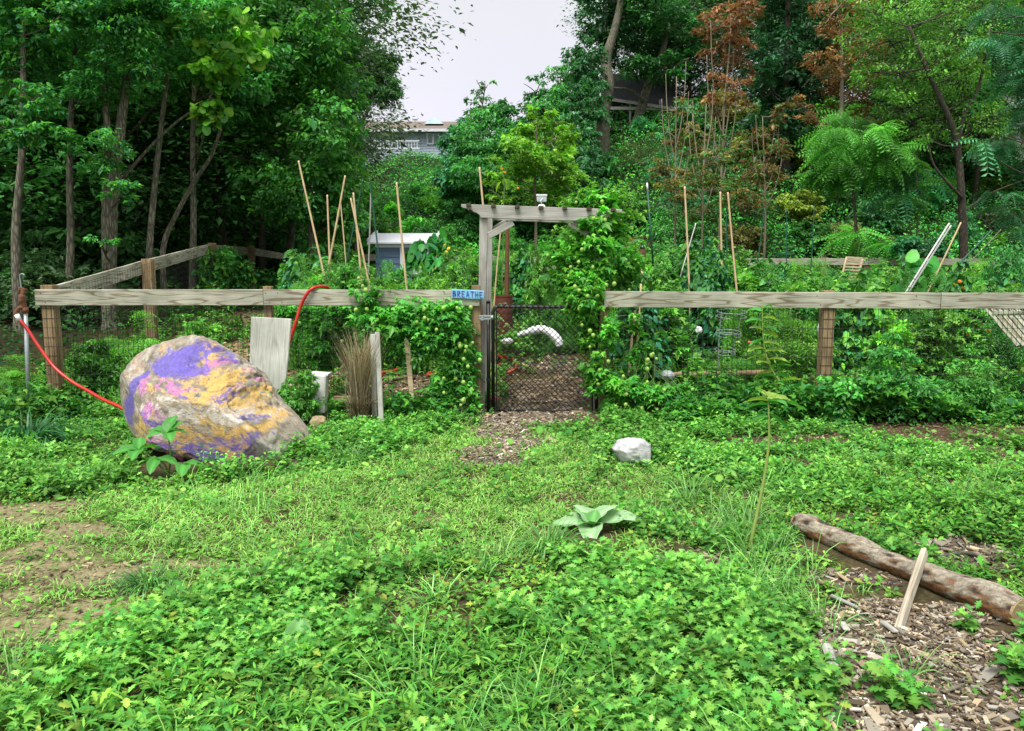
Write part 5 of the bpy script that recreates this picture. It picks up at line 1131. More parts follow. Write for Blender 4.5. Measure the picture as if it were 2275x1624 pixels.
m.tube(Wt, [.03 + .035 * math.sin(min(1, i / 14) * PI / 2) + random.uniform(-.006, .006) for i in range(len(Wt))], 12, wob=.2); tag(m.build('white_fabric_roll', WHITEP, None, True), 'crumpled white fabric arched over the grass behind the gate', 'fabric')
rock('white_bag', 'white plastic bag lying on the path edge below the rusty drum', 1128, 748 + 10, .09, .05, 11.8, WHITEP, 'plastic bag', .07, 21)
rock('plastic_bag', 'crumpled clear white plastic bag behind the wire right of the gate', 1483, 834, .08, .06, 9.15, plain('cloudy_plastic', (.46, .50, .50), (.22, .28, .25), 10, .3, 0, .8), 'plastic bag', .08, 23)
rock('plastic_bag', 'small white plastic scrap behind the right fence left of the wire cage', 1553, 733, .05, .05, 10.5, WHITEP, 'plastic bag', .05, 25)
rock('white_bag', 'white lumpy sack below the shed window', 932, 606, .15, .09, 15.2, WHITEP, 'sack', .1, 27)
jg = thing('plastic_jug', 'white plastic jug hanging behind the middle post of the right fence', 'jug', at(1824, 735, 9.2)); c = at(1824, 728, 9.2)
MB().tube([c + Vector((0, 0, z)) for z in (-.09, -.085, .0, .03, .07, .10)], [.02, .042, .044, .036, .017, .016], 14).build('body', WHITEP, jg, True); MB().tube([c + Vector((0, 0, .10)), c + Vector((0, 0, .12))], .019, 12).build('cap', WHITEP, jg)
cg = thing('tomato_cage', 'galvanised wire tomato cage lying tilted among plants behind the right fence', 'tomato cage', at(1615, 790, 10)); RG = []
for (px, py, rp) in ((1626, 692, 32), (1625, 703, 32), (1619, 738, 27), (1619, 745, 27), (1611, 777, 22), (1611, 784, 22)):
    c = at(px, py, 9.25); r_ = rp / F * 9.25; P = [c + Vector((math.cos(a) * r_, math.sin(a) * r_, .02 * math.sin(a))) for a in np.linspace(0, 2 * PI, 33)]; RG.append((c, r_)); MB().tube(P, .0038, 6, False).build('ring', GALV, cg, True)
for k in range(4):
    a = k * PI / 2 + .5; MB().tube([RG[0][0] + Vector((math.cos(a), math.sin(a), 0)) * RG[0][1], RG[5][0] + Vector((math.cos(a), math.sin(a), 0)) * RG[5][1], RG[5][0] + Vector((math.cos(a) * .1, math.sin(a) * .1, -.18))], .0035, 6).build('leg', GALV, cg)
tk = thing('tiki_torch', 'bamboo torch with woven brown head beside the vine right of the arbor', 'torch', at_ground(1420, 12)); c = at(1427, 572, 9.9)
bt_ = at_ground(1414, 9.8); MB().tube([bt_, c + Vector((0, 0, -.1))], .012, 8).build('pole', BAMBOO, tk, True)
MB().tube([c + Vector((0, 0, -.12)), c + Vector((0, 0, .06)), c + Vector((0, 0, .10))], [.03, .046, .045], 14).build('woven_head', plain('woven_cane', (.20, .11, .05), (.08, .04, .02), 60, .8, 0, .8, (1, 1, 2)), tk); MB().tube([c + Vector((0, 0, .10)), c + Vector((0, 0, .125)), c + Vector((0, 0, .15))], [.03, .03, .012], 12).build('canister', BLACKM, tk)
rk = thing('slatted_rack', 'small pale slatted wooden rack propped up near the back fence', 'rack', at(1893, 612, 18))
A, B, C_, D_ = at(1881, 571, 18.4), at(1916, 573, 18.4), at(1868, 622, 17.9), at(1904, 624, 17.9)
board('side_rail', A, C_, .035, .03, W_PALE, rk); board('side_rail', B, D_, .035, .03, W_PALE, rk)
for i in range(8): t = i / 7.3 + .01; board('slat', A.lerp(C_, t) + Vector((0, -.03, 0)), B.lerp(D_, t) + Vector((0, -.03, 0)), .035, .015, W_PALE, rk, bevel=0)
lt = thing('lath_panel', 'panel of grey wooden laths leaning in the garden at the right edge', 'lath panel', at(2260, 770, 10.5))
for i in range(6):
    o_ = i * 13; board('lath', at(2190 + o_, 684 - i * .5, 9.6), at(2262 + o_, 768 - i * .5, 9.2), .04, .012, W_RAIL, lt, bevel=0)
board('cross_lath', at(2205, 694, 9.5), at(2290, 694, 9.5), .035, .012, W_RAIL, lt, bevel=0)
rb = thing('raised_bed', 'brown timber raised bed seen through the arbor opening', 'raised bed', at_ground(1210, 17))
for k in range(2): board('side_board', at(1172, 606 + k * 12, 17), at(1262, 606 + k * 12, 17), .11, .04, plain('red_brown_timber', (.22, .10, .05), (.14, .06, .03), 9, .8, 0, .3, (1, 6, 6)), rb)
board('cap_board', at(1168, 596, 16.97), at(1266, 596, 16.97), .10, .05, W_RAIL, rb)
# shed
shd = thing('garden_shed', 'small blue playhouse shed with a white roof behind the tall canes', 'shed', at_ground(890, 18.5))
BLUE = plain('blue_siding', (.10, .165, .26), (.08, .14, .22), 6, .6, 0, .1); WT = plain('white_trim', (.72, .73, .77), (.6, .62, .66), 5, .5, 0, .1)
D = 18.5; xa, xb = at(835, 600, D).x, at(950, 600, D).x; zb = hz(xa, D) - .05; zt = at(880, 541, D).z; m = MB()
nb = 10
for i in range(nb):
    z0 = zb + (zt - zb) * i / nb; z1 = zb + (zt - zb) * (i + 1) / nb; m.add([(xa, D, z0), (xb, D, z0), (xb, D + .02, z1), (xa, D + .02, z1), (xa, D + 1.3, z0), (xb, D + 1.3, z0), (xb, D + 1.3, z1), (xa, D + 1.3, z1)], [(0, 1, 2, 3), (1, 5, 6, 2), (5, 4, 7, 6), (4, 0, 3, 7), (0, 4, 5, 1)])
m.build('wall', BLUE, shd)
xr, xe = at(822, 530, D).x, at(970, 530, D).x; r0, r1 = at(822, 538, D - .15).z, at(822, 518, D + .9).z
m = MB(); m.add([(xr, D - .18, r0), (xe, D - .18, r0), (xe, D + .9, r1), (xr, D + .9, r1), (xr, D - .18, r0 - .035), (xe, D - .18, r0 - .035), (xe, D + .9, r1 - .035), (xr, D + .9, r1 - .035)], [(0, 1, 2, 3), (4, 7, 6, 5), (0, 4, 5, 1), (1, 5, 6, 2), (2, 6, 7, 3), (3, 7, 4, 0)])
m.add([(xr, D + .9, r1), (xe, D + .9, r1), (xe, D + 1.5, r0 + .1), (xr, D + 1.5, r0 + .1)], [(0, 1, 2, 3)]); m.build('roof', WT, shd)
for x in (xr, xe): m = MB(); m.add([(x - .03, D - .22, r0 - .06), (x + .03, D - .22, r0 - .06), (x + .03, D - .22, r0 + .07), (x - .03, D - .22, r0 + .07), (x - .03, D + .92, r1 - .05), (x + .03, D + .92, r1 - .05), (x + .03, D + .92, r1 + .06), (x - .03, D + .92, r1 + .06)], [(0, 1, 2, 3), (5, 4, 7, 6), (0, 4, 5, 1), (1, 5, 6, 2), (2, 6, 7, 3), (3, 7, 4, 0)]); m.build('bargeboard', WT, shd)
for px in (893, 949): x = at(px, 600, D).x; MB().boxmm((x - .035, D - .035, zb), (x + .035, D - .004, zt)).build('corner_trim', WT, shd)
MB().boxmm((xa, D - .04, zt - .09), (xb, D - .006, zt)).build('fascia', WT, shd)
w0, w1 = at(914, 542, D), at(944, 583, D); fw = MB()
for bx in ((w0.x, w0.z, w1.x, w0.z - .06), (w0.x, w1.z, w1.x, w1.z + .05), (w0.x, w0.z - .06, w0.x + .05, w1.z + .05), (w1.x - .05, w0.z - .06, w1.x, w1.z + .05)): fw.boxmm((bx[0], D - .045, bx[1]), (bx[2], D - .006, bx[3]))
wf = fw.build('window', WT, shd); GLS = plain('dark_glass', (.02, .025, .03), (.012, .015, .018), 3, .1, 0, 0); me_ = MB().boxmm((w0.x + .05, D - .02, w1.z + .05), (w1.x - .05, D - .008, w0.z - .06)).mesh('pane'); child2('pane', me_, GLS, wf)

# ================================================================== HOUSES ON THE HILL
hs = thing('blue_house', 'long low blue house with brown roof and white deck rail on top of the bank', 'house', (-8, 60, 10))
D = 60; SD = plain('pale_blue_siding', (.52, .60, .70), (.45, .53, .63), 5, .7, 0, .1); RF = plain('brown_shingles', (.20, .155, .13), (.12, .095, .08), 4, .9, 0, .2, (1, 4, 4)); XH = (at(700, 300, D).x, at(1012, 300, D).x)
zt = at(900, 291, D).z; m = MB()
for i in range(22):
    z0 = 9.2 + (zt - 9.2) * i / 22; z1 = 9.2 + (zt - 9.2) * (i + 1) / 22; m.add([(XH[0], D - .02, z0), (XH[1], D - .02, z0), (XH[1], D + .03, z1), (XH[0], D + .03, z1)], [(0, 1, 2, 3)])
m.boxmm((XH[0], D + .04, 9.2), (XH[1], D + 7, zt)); m.build('wall', SD, hs)
rz = at(900, 270, D + 3.8).z; m = MB(); e0, e1 = XH[0] - .4, XH[1] + .35
m.add([(e0, D - .6, zt + .03), (e1, D - .6, zt + .03), (e1, D + 3.8, rz), (e0, D + 3.8, rz), (e1, D + 8, zt), (e0, D + 8, zt)], [(0, 1, 2, 3), (3, 2, 4, 5), (0, 3, 5), (1, 4, 2)]); m.build('roof', RF, hs)
MB().boxmm((e0, D - .66, zt - .14), (e1, D - .58, zt + .06)).build('gutter', WT, hs)
sk = at(965, 275, D + 2); m = MB(); m.add([(sk.x - .7, D + 1.3, sk.z - .12), (sk.x + .7, D + 1.3, sk.z - .12), (sk.x + .7, D + 2.7, sk.z + .1), (sk.x - .7, D + 2.7, sk.z + .1), (sk.x, D + 2, sk.z + .5)], [(0, 1, 4), (1, 2, 4), (2, 3, 4), (3, 0, 4)]); m.build('skylight', plain('skylight_glass', (.35, .5, .52), (.3, .45, .47), 3, .2), hs)
def hwin(x0, y0, x1, y1, nm='window', mid=True):
    a, b = at(x0, y0, D), at(x1, y1, D); m = MB(); t = .1
    for bx in ((a.x - t, a.z + t, b.x + t, a.z), (a.x - t, b.z, b.x + t, b.z - t), (a.x - t, a.z, a.x, b.z), (b.x, a.z, b.x + t, b.z)): m.boxmm((bx[0], D - .10, bx[1]), (bx[2], D - .03, bx[3]))
    if mid: mx_ = (a.x + b.x) / 2; m.boxmm((mx_ - .06, D - .098, b.z), (mx_ + .06, D - .03, a.z))
    w = m.build(nm, WT, hs); child2('pane', MB().boxmm((a.x, D - .06, b.z), (b.x, D - .035, a.z)).mesh('pane'), plain('window_glass', (.20, .25, .28), (.1, .13, .15), 2, .15, 0, 0), w)
hwin(834, 299, 858, 326, 'patio_door'); hwin(866, 297, 881, 318); hwin(951, 299, 974, 318)
m = MB(); ra, rb_ = at(820, 312, 58.3), at(932, 312, 58.3); zlo = at(830, 331, 58.3).z; m.boxmm((ra.x, 58.25, ra.z - .08), (rb_.x, 58.35, ra.z)); m.boxmm((ra.x, 58.26, zlo), (rb_.x, 58.34, zlo + .08)); x = ra.x
while x < rb_.x: m.boxmm((x, 58.27, zlo), (x + .045, 58.33, ra.z - .08)); x += .2
m.build('deck_railing', WT, hs)
MB().boxmm((at(990, 300, D).x, D - .08, 9.2), (at(993, 300, D).x, D - .02, zt)).build('downpipe', WT, hs)
MB().tube([at(952 + 97, 277, D + 3), at(952 + 97, 270, D + 3)], .08, 8).build('vent_pipe', BLACKM, hs)
hr = thing('carport', 'dark open carport with sloping roof behind the vine covered tree on the hill', 'carport', at(1420, 270, 46)); D = 46
DK = plain('dark_boards', (.022, .018, .018), (.012, .01, .01), 4, .9); DR = plain('charcoal_roof', (.05, .048, .055), (.03, .03, .035), 3, .8)
a, b, c, d = at(1345, 160, 48.5), at(1500, 186, 48.5), at(1500, 240, 45.5), at(1340, 216, 45.5); m = MB(); dz = Vector((0, 0, -.12)); m.add([a, b, c, d, a + dz, b + dz, c + dz, d + dz], [(3, 2, 1, 0), (4, 5, 6, 7), (0, 1, 5, 4), (1, 2, 6, 5), (2, 3, 7, 6), (3, 0, 4, 7)]); m.build('roof', DR, hr)
GT = plain('grey_painted_trim', (.42, .40, .38), (.3, .29, .27), 5, .7); board('fascia', d + Vector((0, -.03, -.06)), c + Vector((0, -.03, -.06)), .16, .04, GT, hr); board('beam', at(1346, 240, 45.6), at(1470, 242, 45.6), .16, .08, GT, hr)
for px in (1350, 1400, 1466): board('post', (at(px, 240, 45.7).x, 45.7, 8.5), (at(px, 240, 45.7).x, 45.7, at(px, 222, 45.7).z), .1, .1, GT, hr)
MB().boxmm((at(1340, 250, 48).x, 48.2, 8.5), (at(1500, 250, 48).x, 48.4, at(1400, 200, 48).z)).build('back_wall', DK, hr); MB().boxmm((at(1340, 250, 48).x, 45.2, 9.2), (at(1500, 250, 48).x, 48.2, 9.35)).build('floor', DK, hr)
st_ = thing('stone_house', 'corner of a pale house just showing at the right edge of the hill', 'house', (at(2290, 270, 34).x, 34, 7.5)); a = at(2262, 240, 34); b = at(2330, 290, 34)
MB().boxmm((a.x, 34, b.z - 1.2), (b.x, 37, a.z)).build('wall', plain('pale_render', (.5, .48, .42), (.32, .3, .26), 6, .8, 0, .5), st_); m = MB(); m.add([(a.x - .3, 33.7, a.z - .05), (b.x, 33.7, a.z - .05), (b.x, 35.5, a.z + 1), (a.x - .3, 35.5, a.z + 1)], [(0, 1, 2, 3)]); m.build('roof', WT, st_)

# ================================================================== TREES
def tree(name, label, trunk, r0, clumps, nleaf, size, cols, leaf=L_DIA, mat=BARK, D=15, r1=None, twigs=3, cat='tree', droop=-.3, twr=.012, bright=1.0, jit=.2, subr=.24, extra_trunks=()):
    """trunk: [(px, py, D)] upward; clumps: [(px, py, rx, ry[, dD, weight])]"""
    P0 = [at(*q) for q in trunk]; b = P0[0]; zb = hz(b.x, b.y) - .15
    if b.z > zb: P0 = [Vector((b.x, b.y, zb))] + P0
    P = smooth_path(P0, 6); t_ = thing(name, label, cat, (P[0].x, P[0].y, zb + .1)); m = MB(); n = len(P); r1 = r1 or r0 * .3
    L0 = sum((P[i + 1] - P[i]).length for i in range(n - 1)); acc = 0; rad = []
    for i in range(n):
        rad.append((r0 + (r1 - r0) * acc / L0) * (1 + .5 * math.exp(-acc / .25))); acc += (P[min(i + 1, n - 1)] - P[i]).length
    m.tube(P, rad, 12, wob=.10)
    for ex in extra_trunks:
        Q = smooth_path([at(*q) for q in ex[1:]], 6); m.tube(Q, [ex[0] * (1 - .6 * i / len(Q)) for i in range(len(Q))], 10, wob=.1)
    m.build('trunk', mat, t_, True)
    E = []
    for c in clumps:
        dd = c[4] if len(c) > 4 else random.uniform(-.06, .06) * D; w = c[5] if len(c) > 5 else 1.0; DD = D + dd; s = DD / F; E.append((tuple(at(c[0], c[1], DD)), (c[2] * s, .5 * (c[2] + c[3]) * s, c[3] * s), w))
    m = MB()
    for (c, r_, w) in E:
        c = Vector(c); cand = [p for p in P if p.z < c.z + .1] or P[:3]; a = min(cand, key=lambda p: (p - c).length + .3 * abs((c.z - p.z) - .5 * (p - c).length)); q = a.lerp(c, .5) + Vector((0, 0, -.12 * (c - a).length * .5))
        rb__ = max(twr * 1.2, r1 * .6); Q = smooth_path([a, q, c], 6); m.tube(Q, [rb__ * (1 - .5 * i / len(Q)) for i in range(len(Q))], 6)
        for k in range(twigs):
            e = c + Vector([random.uniform(-.85, .85) * v_ for v_ in r_]); s_ = Q[random.randint(4, len(Q) - 1)]; m.tube(smooth_path([s_, s_.lerp(e, .5) + Vector((0, 0, .04 * (e - s_).length)), e], 4), [twr * (1 - .6 * i / 9) for i in range(9)], 4, False)
    m.build('branches', mat, t_, True)
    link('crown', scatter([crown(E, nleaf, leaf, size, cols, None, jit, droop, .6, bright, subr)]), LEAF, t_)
    return t_
T = 'tall thin trunked tree at the edge of the left woods, '
tree('woodland_tree', T + 'first from the left edge', [(38, 640, 13.5), (36, 500, 13.5), (50, 330, 13.5), (52, 160, 13.5), (55, 0, 13.5), (58, -160, 13.5)], .085, [(50, 60, 90, 70), (20, 150, 60, 60), (70, 220, 60, 40), (40, -60, 150, 80), (140, 30, 70, 60), (90, 300, 60, 22, -.6), (40, 290, 55, 26, -.6), (100, 260, 40, 30, -.5)], 11000, .078, G_MID + G_BLUE + G_BRI, L_OVAL, D=13.5, bright=1.3)
tree('woodland_tree', T + 'second from the left edge', [(155, 640, 14.2), (157, 520, 14.2), (155, 400, 14.2), (158, 250, 14.2), (170, 60, 14.2), (172, -120, 14.2)], .075, [(190, 70, 80, 60), (150, 140, 60, 50), (220, -20, 110, 60), (120, 0, 70, 60), (190, 190, 50, 40), (150, 330, 40, 30, -.5)], 10000, .068, G_MID, D=14.2, bright=1.2)
tree('woodland_tree', 'double trunked rough barked tree, thickest at the edge of the left woods', [(242, 640, 14.0), (246, 520, 14), (250, 430, 14), (266, 300, 14), (284, 150, 14), (300, 0, 14), (310, -140, 14)], .13, [(270, 80, 80, 70), (230, 330, 50, 55, -.7, .9), (270, 420, 40, 30, -.8, .8), (330, 10, 110, 60), (240, 0, 80, 60), (230, 180, 60, 60), (320, 150, 50, 50), (225, 540, 32, 20, -.9, .7), (210, 380, 35, 20, -.7)], 13000, .068, G_MID + G_BLUE + G_BRI, D=14, bright=1.3,
     extra_trunks=[(.085, (238, 600, 13.95), (236, 500, 14), (236, 400, 14), (238, 280, 14), (232, 190, 14), (225, 40, 14))])
tree('woodland_tree', 'slender grey trunked tree right of the double trunked one', [(330, 640, 14.5), (333, 540, 14.5), (343, 420, 14.5), (356, 300, 14.5), (374, 150, 14.5), (386, 0, 14.5), (390, -100, 14.5)], .07, [(380, 60, 70, 60), (350, -30, 110, 60), (420, 130, 50, 40), (330, 180, 60, 50), (460, 20, 60, 60)], 10000, .072, G_MID, D=14.5, bright=1.25, extra_trunks=[(.028, (270, 400, 14.3), (330, 330, 14.3), (400, 265, 14.3), (450, 235, 14.3), (478, 200, 14.3))])
tree('leaning_tree', 'slim tree leaning right out of the dark woods', [(362, 560, 15.5), (390, 480, 15.5), (440, 390, 15.5), (470, 345, 15.5), (495, 270, 15.5), (520, 180, 15.5)], .065, [(530, 180, 60, 60), (500, 260, 45, 40), (560, 120, 70, 50)], 3000, .10, G_MID, D=15.5, extra_trunks=[(.03, (440, 392, 15.5), (456, 372, 15.4), (463, 364, 15.3))])
tree('broad_leaved_tree', 'tree with large yellow green heart shaped leaves hanging over the dark woods', [(428, 620, 16.5), (430, 480, 16.5), (428, 330, 16.5), (432, 180, 16.5), (440, 40, 16.5)], .08, [(390, 50, 70, 22, -2.5, .7), (500, 60, 90, 30, -2.5, .8), (470, 130, 60, 40, -2.3, .7), (470, 230, 34, 34, -2.2), (455, 175, 26, 60, -2.2), (520, 140, 60, 40, -2), (460, 250, 26, 30, -2.2), (360, 60, 26, 14, -2.5), (560, 100, 50, 40, -2)], 1000, .125, [(.10, .32, .03), (.07, .25, .03), (.19, .38, .04)], L_ROUND, D=16.5, droop=-.75, bright=1.1, subr=.4)
tree('bushy_tree', 'big leafy tree spilling down at the right side of the left woods', [(700, 600, 18.5), (690, 480, 18.5), (670, 340, 18.5), (650, 180, 18.5), (660, 20, 18.5)], .12,
     [(640, 130, 110, 90), (600, 300, 90, 80), (720, 300, 85, 90), (690, 430, 80, 70), (760, 400, 50, 80), (620, 430, 70, 60), (640, 470, 50, 36), (745, 480, 46, 46), (740, 200, 80, 70), (560, 210, 60, 70), (560, 380, 50, 50), (780, 470, 36, 50), (560, 60, 70, 60), (650, 30, 110, 60), (720, 90, 70, 60)], 30000, .092, G_MID + G_BRI + [(.05, .20, .07)], L_OVAL, D=18.5, twigs=5)
tree('bushy_tree', 'airy tree with sky showing through, top right of the left woods', [(640, 600, 22), (660, 400, 22), (690, 220, 22), (730, 60, 22), (760, -60, 22)], .12, [(760, 40, 80, 50, 0, .55), (700, 60, 70, 60, 0, .8), (820, 10, 60, 24, 0, .5), (850, 30, 34, 16, 0, .35), (720, -30, 140, 50), (780, 110, 50, 40, 0, .6), (740, 150, 70, 60), (650, 90, 80, 70), (690, 170, 70, 60)], 19000, .066, G_MID + G_DARK, L_OVAL, D=22, twigs=6, twr=.016)
tree('bushy_tree', 'yellow green leafy tree low on the right side of the left woods', [(790, 560, 21), (785, 480, 21), (775, 380, 21)], .09, [(750, 340, 40, 55), (775, 400, 34, 60), (750, 470, 46, 50), (790, 500, 36, 44), (745, 370, 50, 60), (800, 440, 26, 40)], 6500, .13, G_BRI + [(.12, .26, .03)], L_OVAL, D=21)
tree('small_dark_tree', 'fine leaved dark tree standing beside the blue house', [(790, 330, 38), (795, 290, 38), (815, 250, 38), (830, 200, 38), (830, 140, 38)], .16, [(840, 178, 50, 44), (800, 140, 46, 44), (862, 205, 30, 34), (805, 216, 46, 24), (850, 130, 38, 30), (850, 175, 36, 38), (775, 200, 44, 50), (780, 100, 40, 40), (865, 205, 24, 22), (775, 160, 50, 60)], 26000, .12, G_DARK + [(.05, .14, .03), (.04, .15, .03)], L_QUAD, D=38, twigs=8, twr=.025)
tree('vine_covered_tree', 'big dark vine covered tree on the hill with a twisting trunk', [(1340, 285, 43), (1342, 240, 43), (1352, 190, 43), (1348, 130, 43), (1370, 50, 43), (1390, -60, 43)], .42, [(1330, 60, 46, 60), (1345, 0, 60, 50), (1310, 120, 36, 50), (1300, 170, 40, 45), (1365, 100, 46, 55), (1290, 200, 46, 40), (1400, 40, 60, 60), (1320, 220, 30, 30), (1400, -40, 90, 50)], 14000, .20, G_DARK + [(.03, .13, .05)], L_QUAD, D=43, twigs=5, twr=.04)
tree('branching_tree', 'spreading green tree over the dark carport on the hill', [(1410, 290, 45), (1425, 240, 45), (1440, 190, 45), (1470, 120, 45), (1490, 40, 45)], .3, [(1430, 90, 70, 50), (1470, 150, 60, 30), (1500, 60, 60, 60), (1400, 150, 50, 26), (1520, 140, 40, 36), (1460, 20, 70, 50), (1545, 70, 40, 40), (1550, 10, 36, 40, 0, .5)], 12000, .20, G_MID + G_DARK, L_QUAD, D=45, twigs=6, twr=.04, extra_trunks=[(.12, (1432, 225, 44.6), (1400, 200, 44.6), (1362, 195, 44.6)), (.12, (1440, 190, 45), (1490, 150, 44.6), (1530, 130, 44.6))])
# masses on the skyline between the house and the big tree
MS = [(1022, 262, 30, G_BLUE, 'bushy blue green shrub beside the right end of the blue house', 41.5), (1072, 212, 40, G_MID, 'vine draped shrub on the skyline with a raised sprig, right of the house', 41), (1130, 218, 46, G_DARK + G_MID, 'dark vine mass on the skyline between the sprigged shrub and the rounded tree', 40.5),
      (1190, 180, 46, G_DARK + G_MID, 'dark rounded leafy tree rising on the skyline left of the big vine covered tree', 41), (1245, 150, 44, G_MID, 'leafy tree on the skyline whose crown leans on the big vine covered tree', 41.5), (1288, 110, 40, G_DARK, 'dark bushy tree hanging against the big vine covered tree', 42)]
for (px, top, rx, c_, lb, D_) in MS:
    cl = [(px + random.uniform(-8, 8), top + 22, rx * .8, 28)]; y_ = top + 60
    while y_ < 400: cl += [(px + random.uniform(-26, 26), y_, rx * random.uniform(1.0, 1.35), 38, -(y_ - top) * .035), (px + random.uniform(-40, 40), y_ + 20, rx * .8, 30, -(y_ - top) * .035)]; y_ += 38
    if 'sprig' in lb and px == 1072: cl += [(1078, 186, 22, 8, 0, .35), (1060, 200, 12, 8, 0, .3)]
    tree('hill_tree', lb, [(px, 330, D_), (px, 280, D_), (px, top + 20, D_)], .12, cl, 9500, .17, c_, L_QUAD, D=D_, twigs=3, twr=.03, droop=-.5, bright=1.15)
tree('lime_shrub', 'airy lime green shrub with pale stems standing behind the arbor', [(1190, 470, 27), (1188, 420, 27), (1190, 330, 27), (1195, 270, 27)], .07, [(1175, 290, 44, 30), (1215, 310, 60, 50), (1150, 340, 60, 40), (1190, 370, 80, 40), (1240, 370, 60, 50), (1130, 390, 50, 40), (1200, 425, 80, 34), (1250, 300, 26, 40), (1110, 440, 40, 24), (1190, 255, 22, 20), (1225, 265, 30, 26), (1265, 400, 40, 40)], 9500, .12, G_LIME + G_LIME + G_BRI, L_MAPLE, BARKP, D=27, twigs=9, twr=.012, subr=.2)
def bare(label, px, py, D, top, spread, cl, n, cols, size=.15, r_=.06):
    xs_ = [(px, py, D), (px + spread * .1, (py + top) / 2, D), (px + spread * .3, top, D)]
    ex = [(r_ * .5, (px + spread * .05, py - (py - top) * f, D), (px + s * 14, py - (py - top) * (f + .15), D), (px + s * 26, py - (py - top) * (f + .38), D), (px + s * 30, py - (py - top) * (f + .6), D)) for f, s in ((.25, -1), (.3, 1), (.42, -.7), (.5, .8), (.15, 1.3))]
    tree('rusty_leaved_tree', label, xs_, r_, cl, n, size, cols, L_QUAD, BARKP, D=D, twigs=9, twr=.013, extra_trunks=ex, subr=.2)
bare('slim tree with rust red leaves and a pale forked trunk, tallest on the bank', 1600, 470, 30, 60, 80, [(1640, 40, 34, 60), (1650, 130, 34, 40), (1600, 90, 46, 60), (1615, 190, 50, 30), (1575, 50, 30, 40), (1660, 10, 30, 50), (1590, 240, 40, 26, 0, .5), (1650, 230, 30, 30, 0, .5)], 4200, C_RUST, .13)
bare('half bare tree with pale twigs and a few orange leaves, leftmost on the right bank', 1500, 500, 28, 170, 10, [(1500, 300, 50, 30), (1470, 370, 40, 24), (1540, 330, 40, 30), (1510, 420, 50, 30), (1500, 240, 36, 30, 0, .3), (1540, 400, 40, 30)], 3000, C_ORNG + [(.10, .2, .04)], .12, .045)
bare('half bare twiggy tree with olive and orange leaves beside the tall rusty one', 1560, 520, 27, 230, 30, [(1560, 300, 40, 26), (1590, 350, 50, 26), (1555, 400, 50, 34), (1600, 420, 46, 30), (1640, 330, 40, 24), (1560, 470, 50, 24)], 3400, C_ORNG + G_MID, .11, .045)
bare('rust and olive shrubby tree in the middle of the right bank', 1700, 500, 30, 260, -20, [(1690, 300, 50, 24), (1720, 330, 40, 30), (1670, 380, 46, 30), (1650, 440, 50, 30), (1740, 250, 26, 30)], 3200, C_RUST + G_MID, .13, .05)
tree('dark_tree', 'very dark green dense tree standing tall on the right bank', [(1745, 400, 37), (1745, 300, 37), (1750, 150, 37), (1750, 0, 37), (1750, -100, 37)], .25, [(1750, 30, 70, 60), (1730, 120, 60, 60), (1780, 180, 60, 50), (1720, 210, 60, 50), (1700, 290, 50, 40), (1760, 270, 60, 50), (1690, 160, 36, 50), (1750, -60, 90, 50), (1800, 100, 50, 60), (1740, 340, 60, 40)], 15000, .19, [(.014, .07, .025), (.02, .10, .035), (.01, .05, .02)], L_QUAD, BARKD, D=37, twigs=4, twr=.03)
tree('rusty_tree', 'broad tree with browned leaves right of the dark green tree', [(1860, 480, 35), (1865, 350, 35), (1870, 200, 35), (1870, 40, 35)], .14, [(1860, 20, 60, 50), (1890, 90, 60, 50), (1830, 150, 46, 50), (1880, 170, 60, 40), (1850, 240, 70, 34), (1800, 260, 40, 24), (1930, 130, 40, 60), (1780, 230, 30, 22), (1900, 280, 60, 30), (1920, -10, 70, 50), (1900, 220, 50, 30)], 7500, .14, C_RUST + [(.12, .14, .04), (.30, .16, .06)], L_QUAD, BARKP, D=35, twigs=7, twr=.018)
tree('locust_tree', 'light feathery green tree with dark forked trunk at the right', [(2140, 600, 24.5), (2140, 520, 24.5), (2135, 420, 24.5), (2128, 330, 24.5), (2112, 270, 24.5), (2075, 190, 24.5), (2020, 60, 24.5)], .15, [(1970, 90, 90, 60), (2050, 50, 100, 50), (2110, 120, 90, 60), (2010, 170, 80, 50), (2070, 210, 80, 50), (2160, 200, 70, 60), (1980, 240, 60, 36), (2180, 280, 70, 50), (2200, 110, 60, 60), (1940, 20, 70, 40), (2140, -10, 120, 50), (2060, 290, 50, 30), (1930, 160, 40, 40)], 19000, .085, G_BRI + [(.17, .30, .06), (.07, .2, .04)], L_DIA, BARKD, D=24.5, twigs=6, twr=.018, droop=-.35,
     extra_trunks=[(.07, (2128, 320, 24.5), (2145, 250, 24.5), (2175, 190, 24.5), (2200, 60, 24.5)), (.045, (2138, 440, 24.4), (2100, 400, 24.2), (2072, 360, 24.2), (2060, 300, 24.2)), (.04, (2142, 470, 24.5), (2200, 430, 24.5), (2275, 400, 24.5)), (.022, (2130, 326, 24.3), (2090, 322, 24.1), (2058, 306, 24.1), (2030, 312, 24))])
tree('ailanthus', 'bright green tree of long feathery leaves drooping in the middle of the right bank', [(1905, 560, 26), (1900, 480, 26), (1895, 400, 26), (1900, 300, 26)], .08, [(1900, 265, 50, 16), (1860, 300, 50, 22), (1950, 300, 50, 22), (1900, 320, 90, 26), (1850, 350, 60, 26), (1940, 350, 70, 26), (1900, 380, 80, 26), (1980, 330, 36, 20), (1835, 385, 40, 20)], 1900, .44, [(.09, .30, .045), (.13, .37, .08), (.07, .25, .04)], L_COMP, BARK, D=26, twigs=3, droop=-.45, bright=1.15, subr=.3)
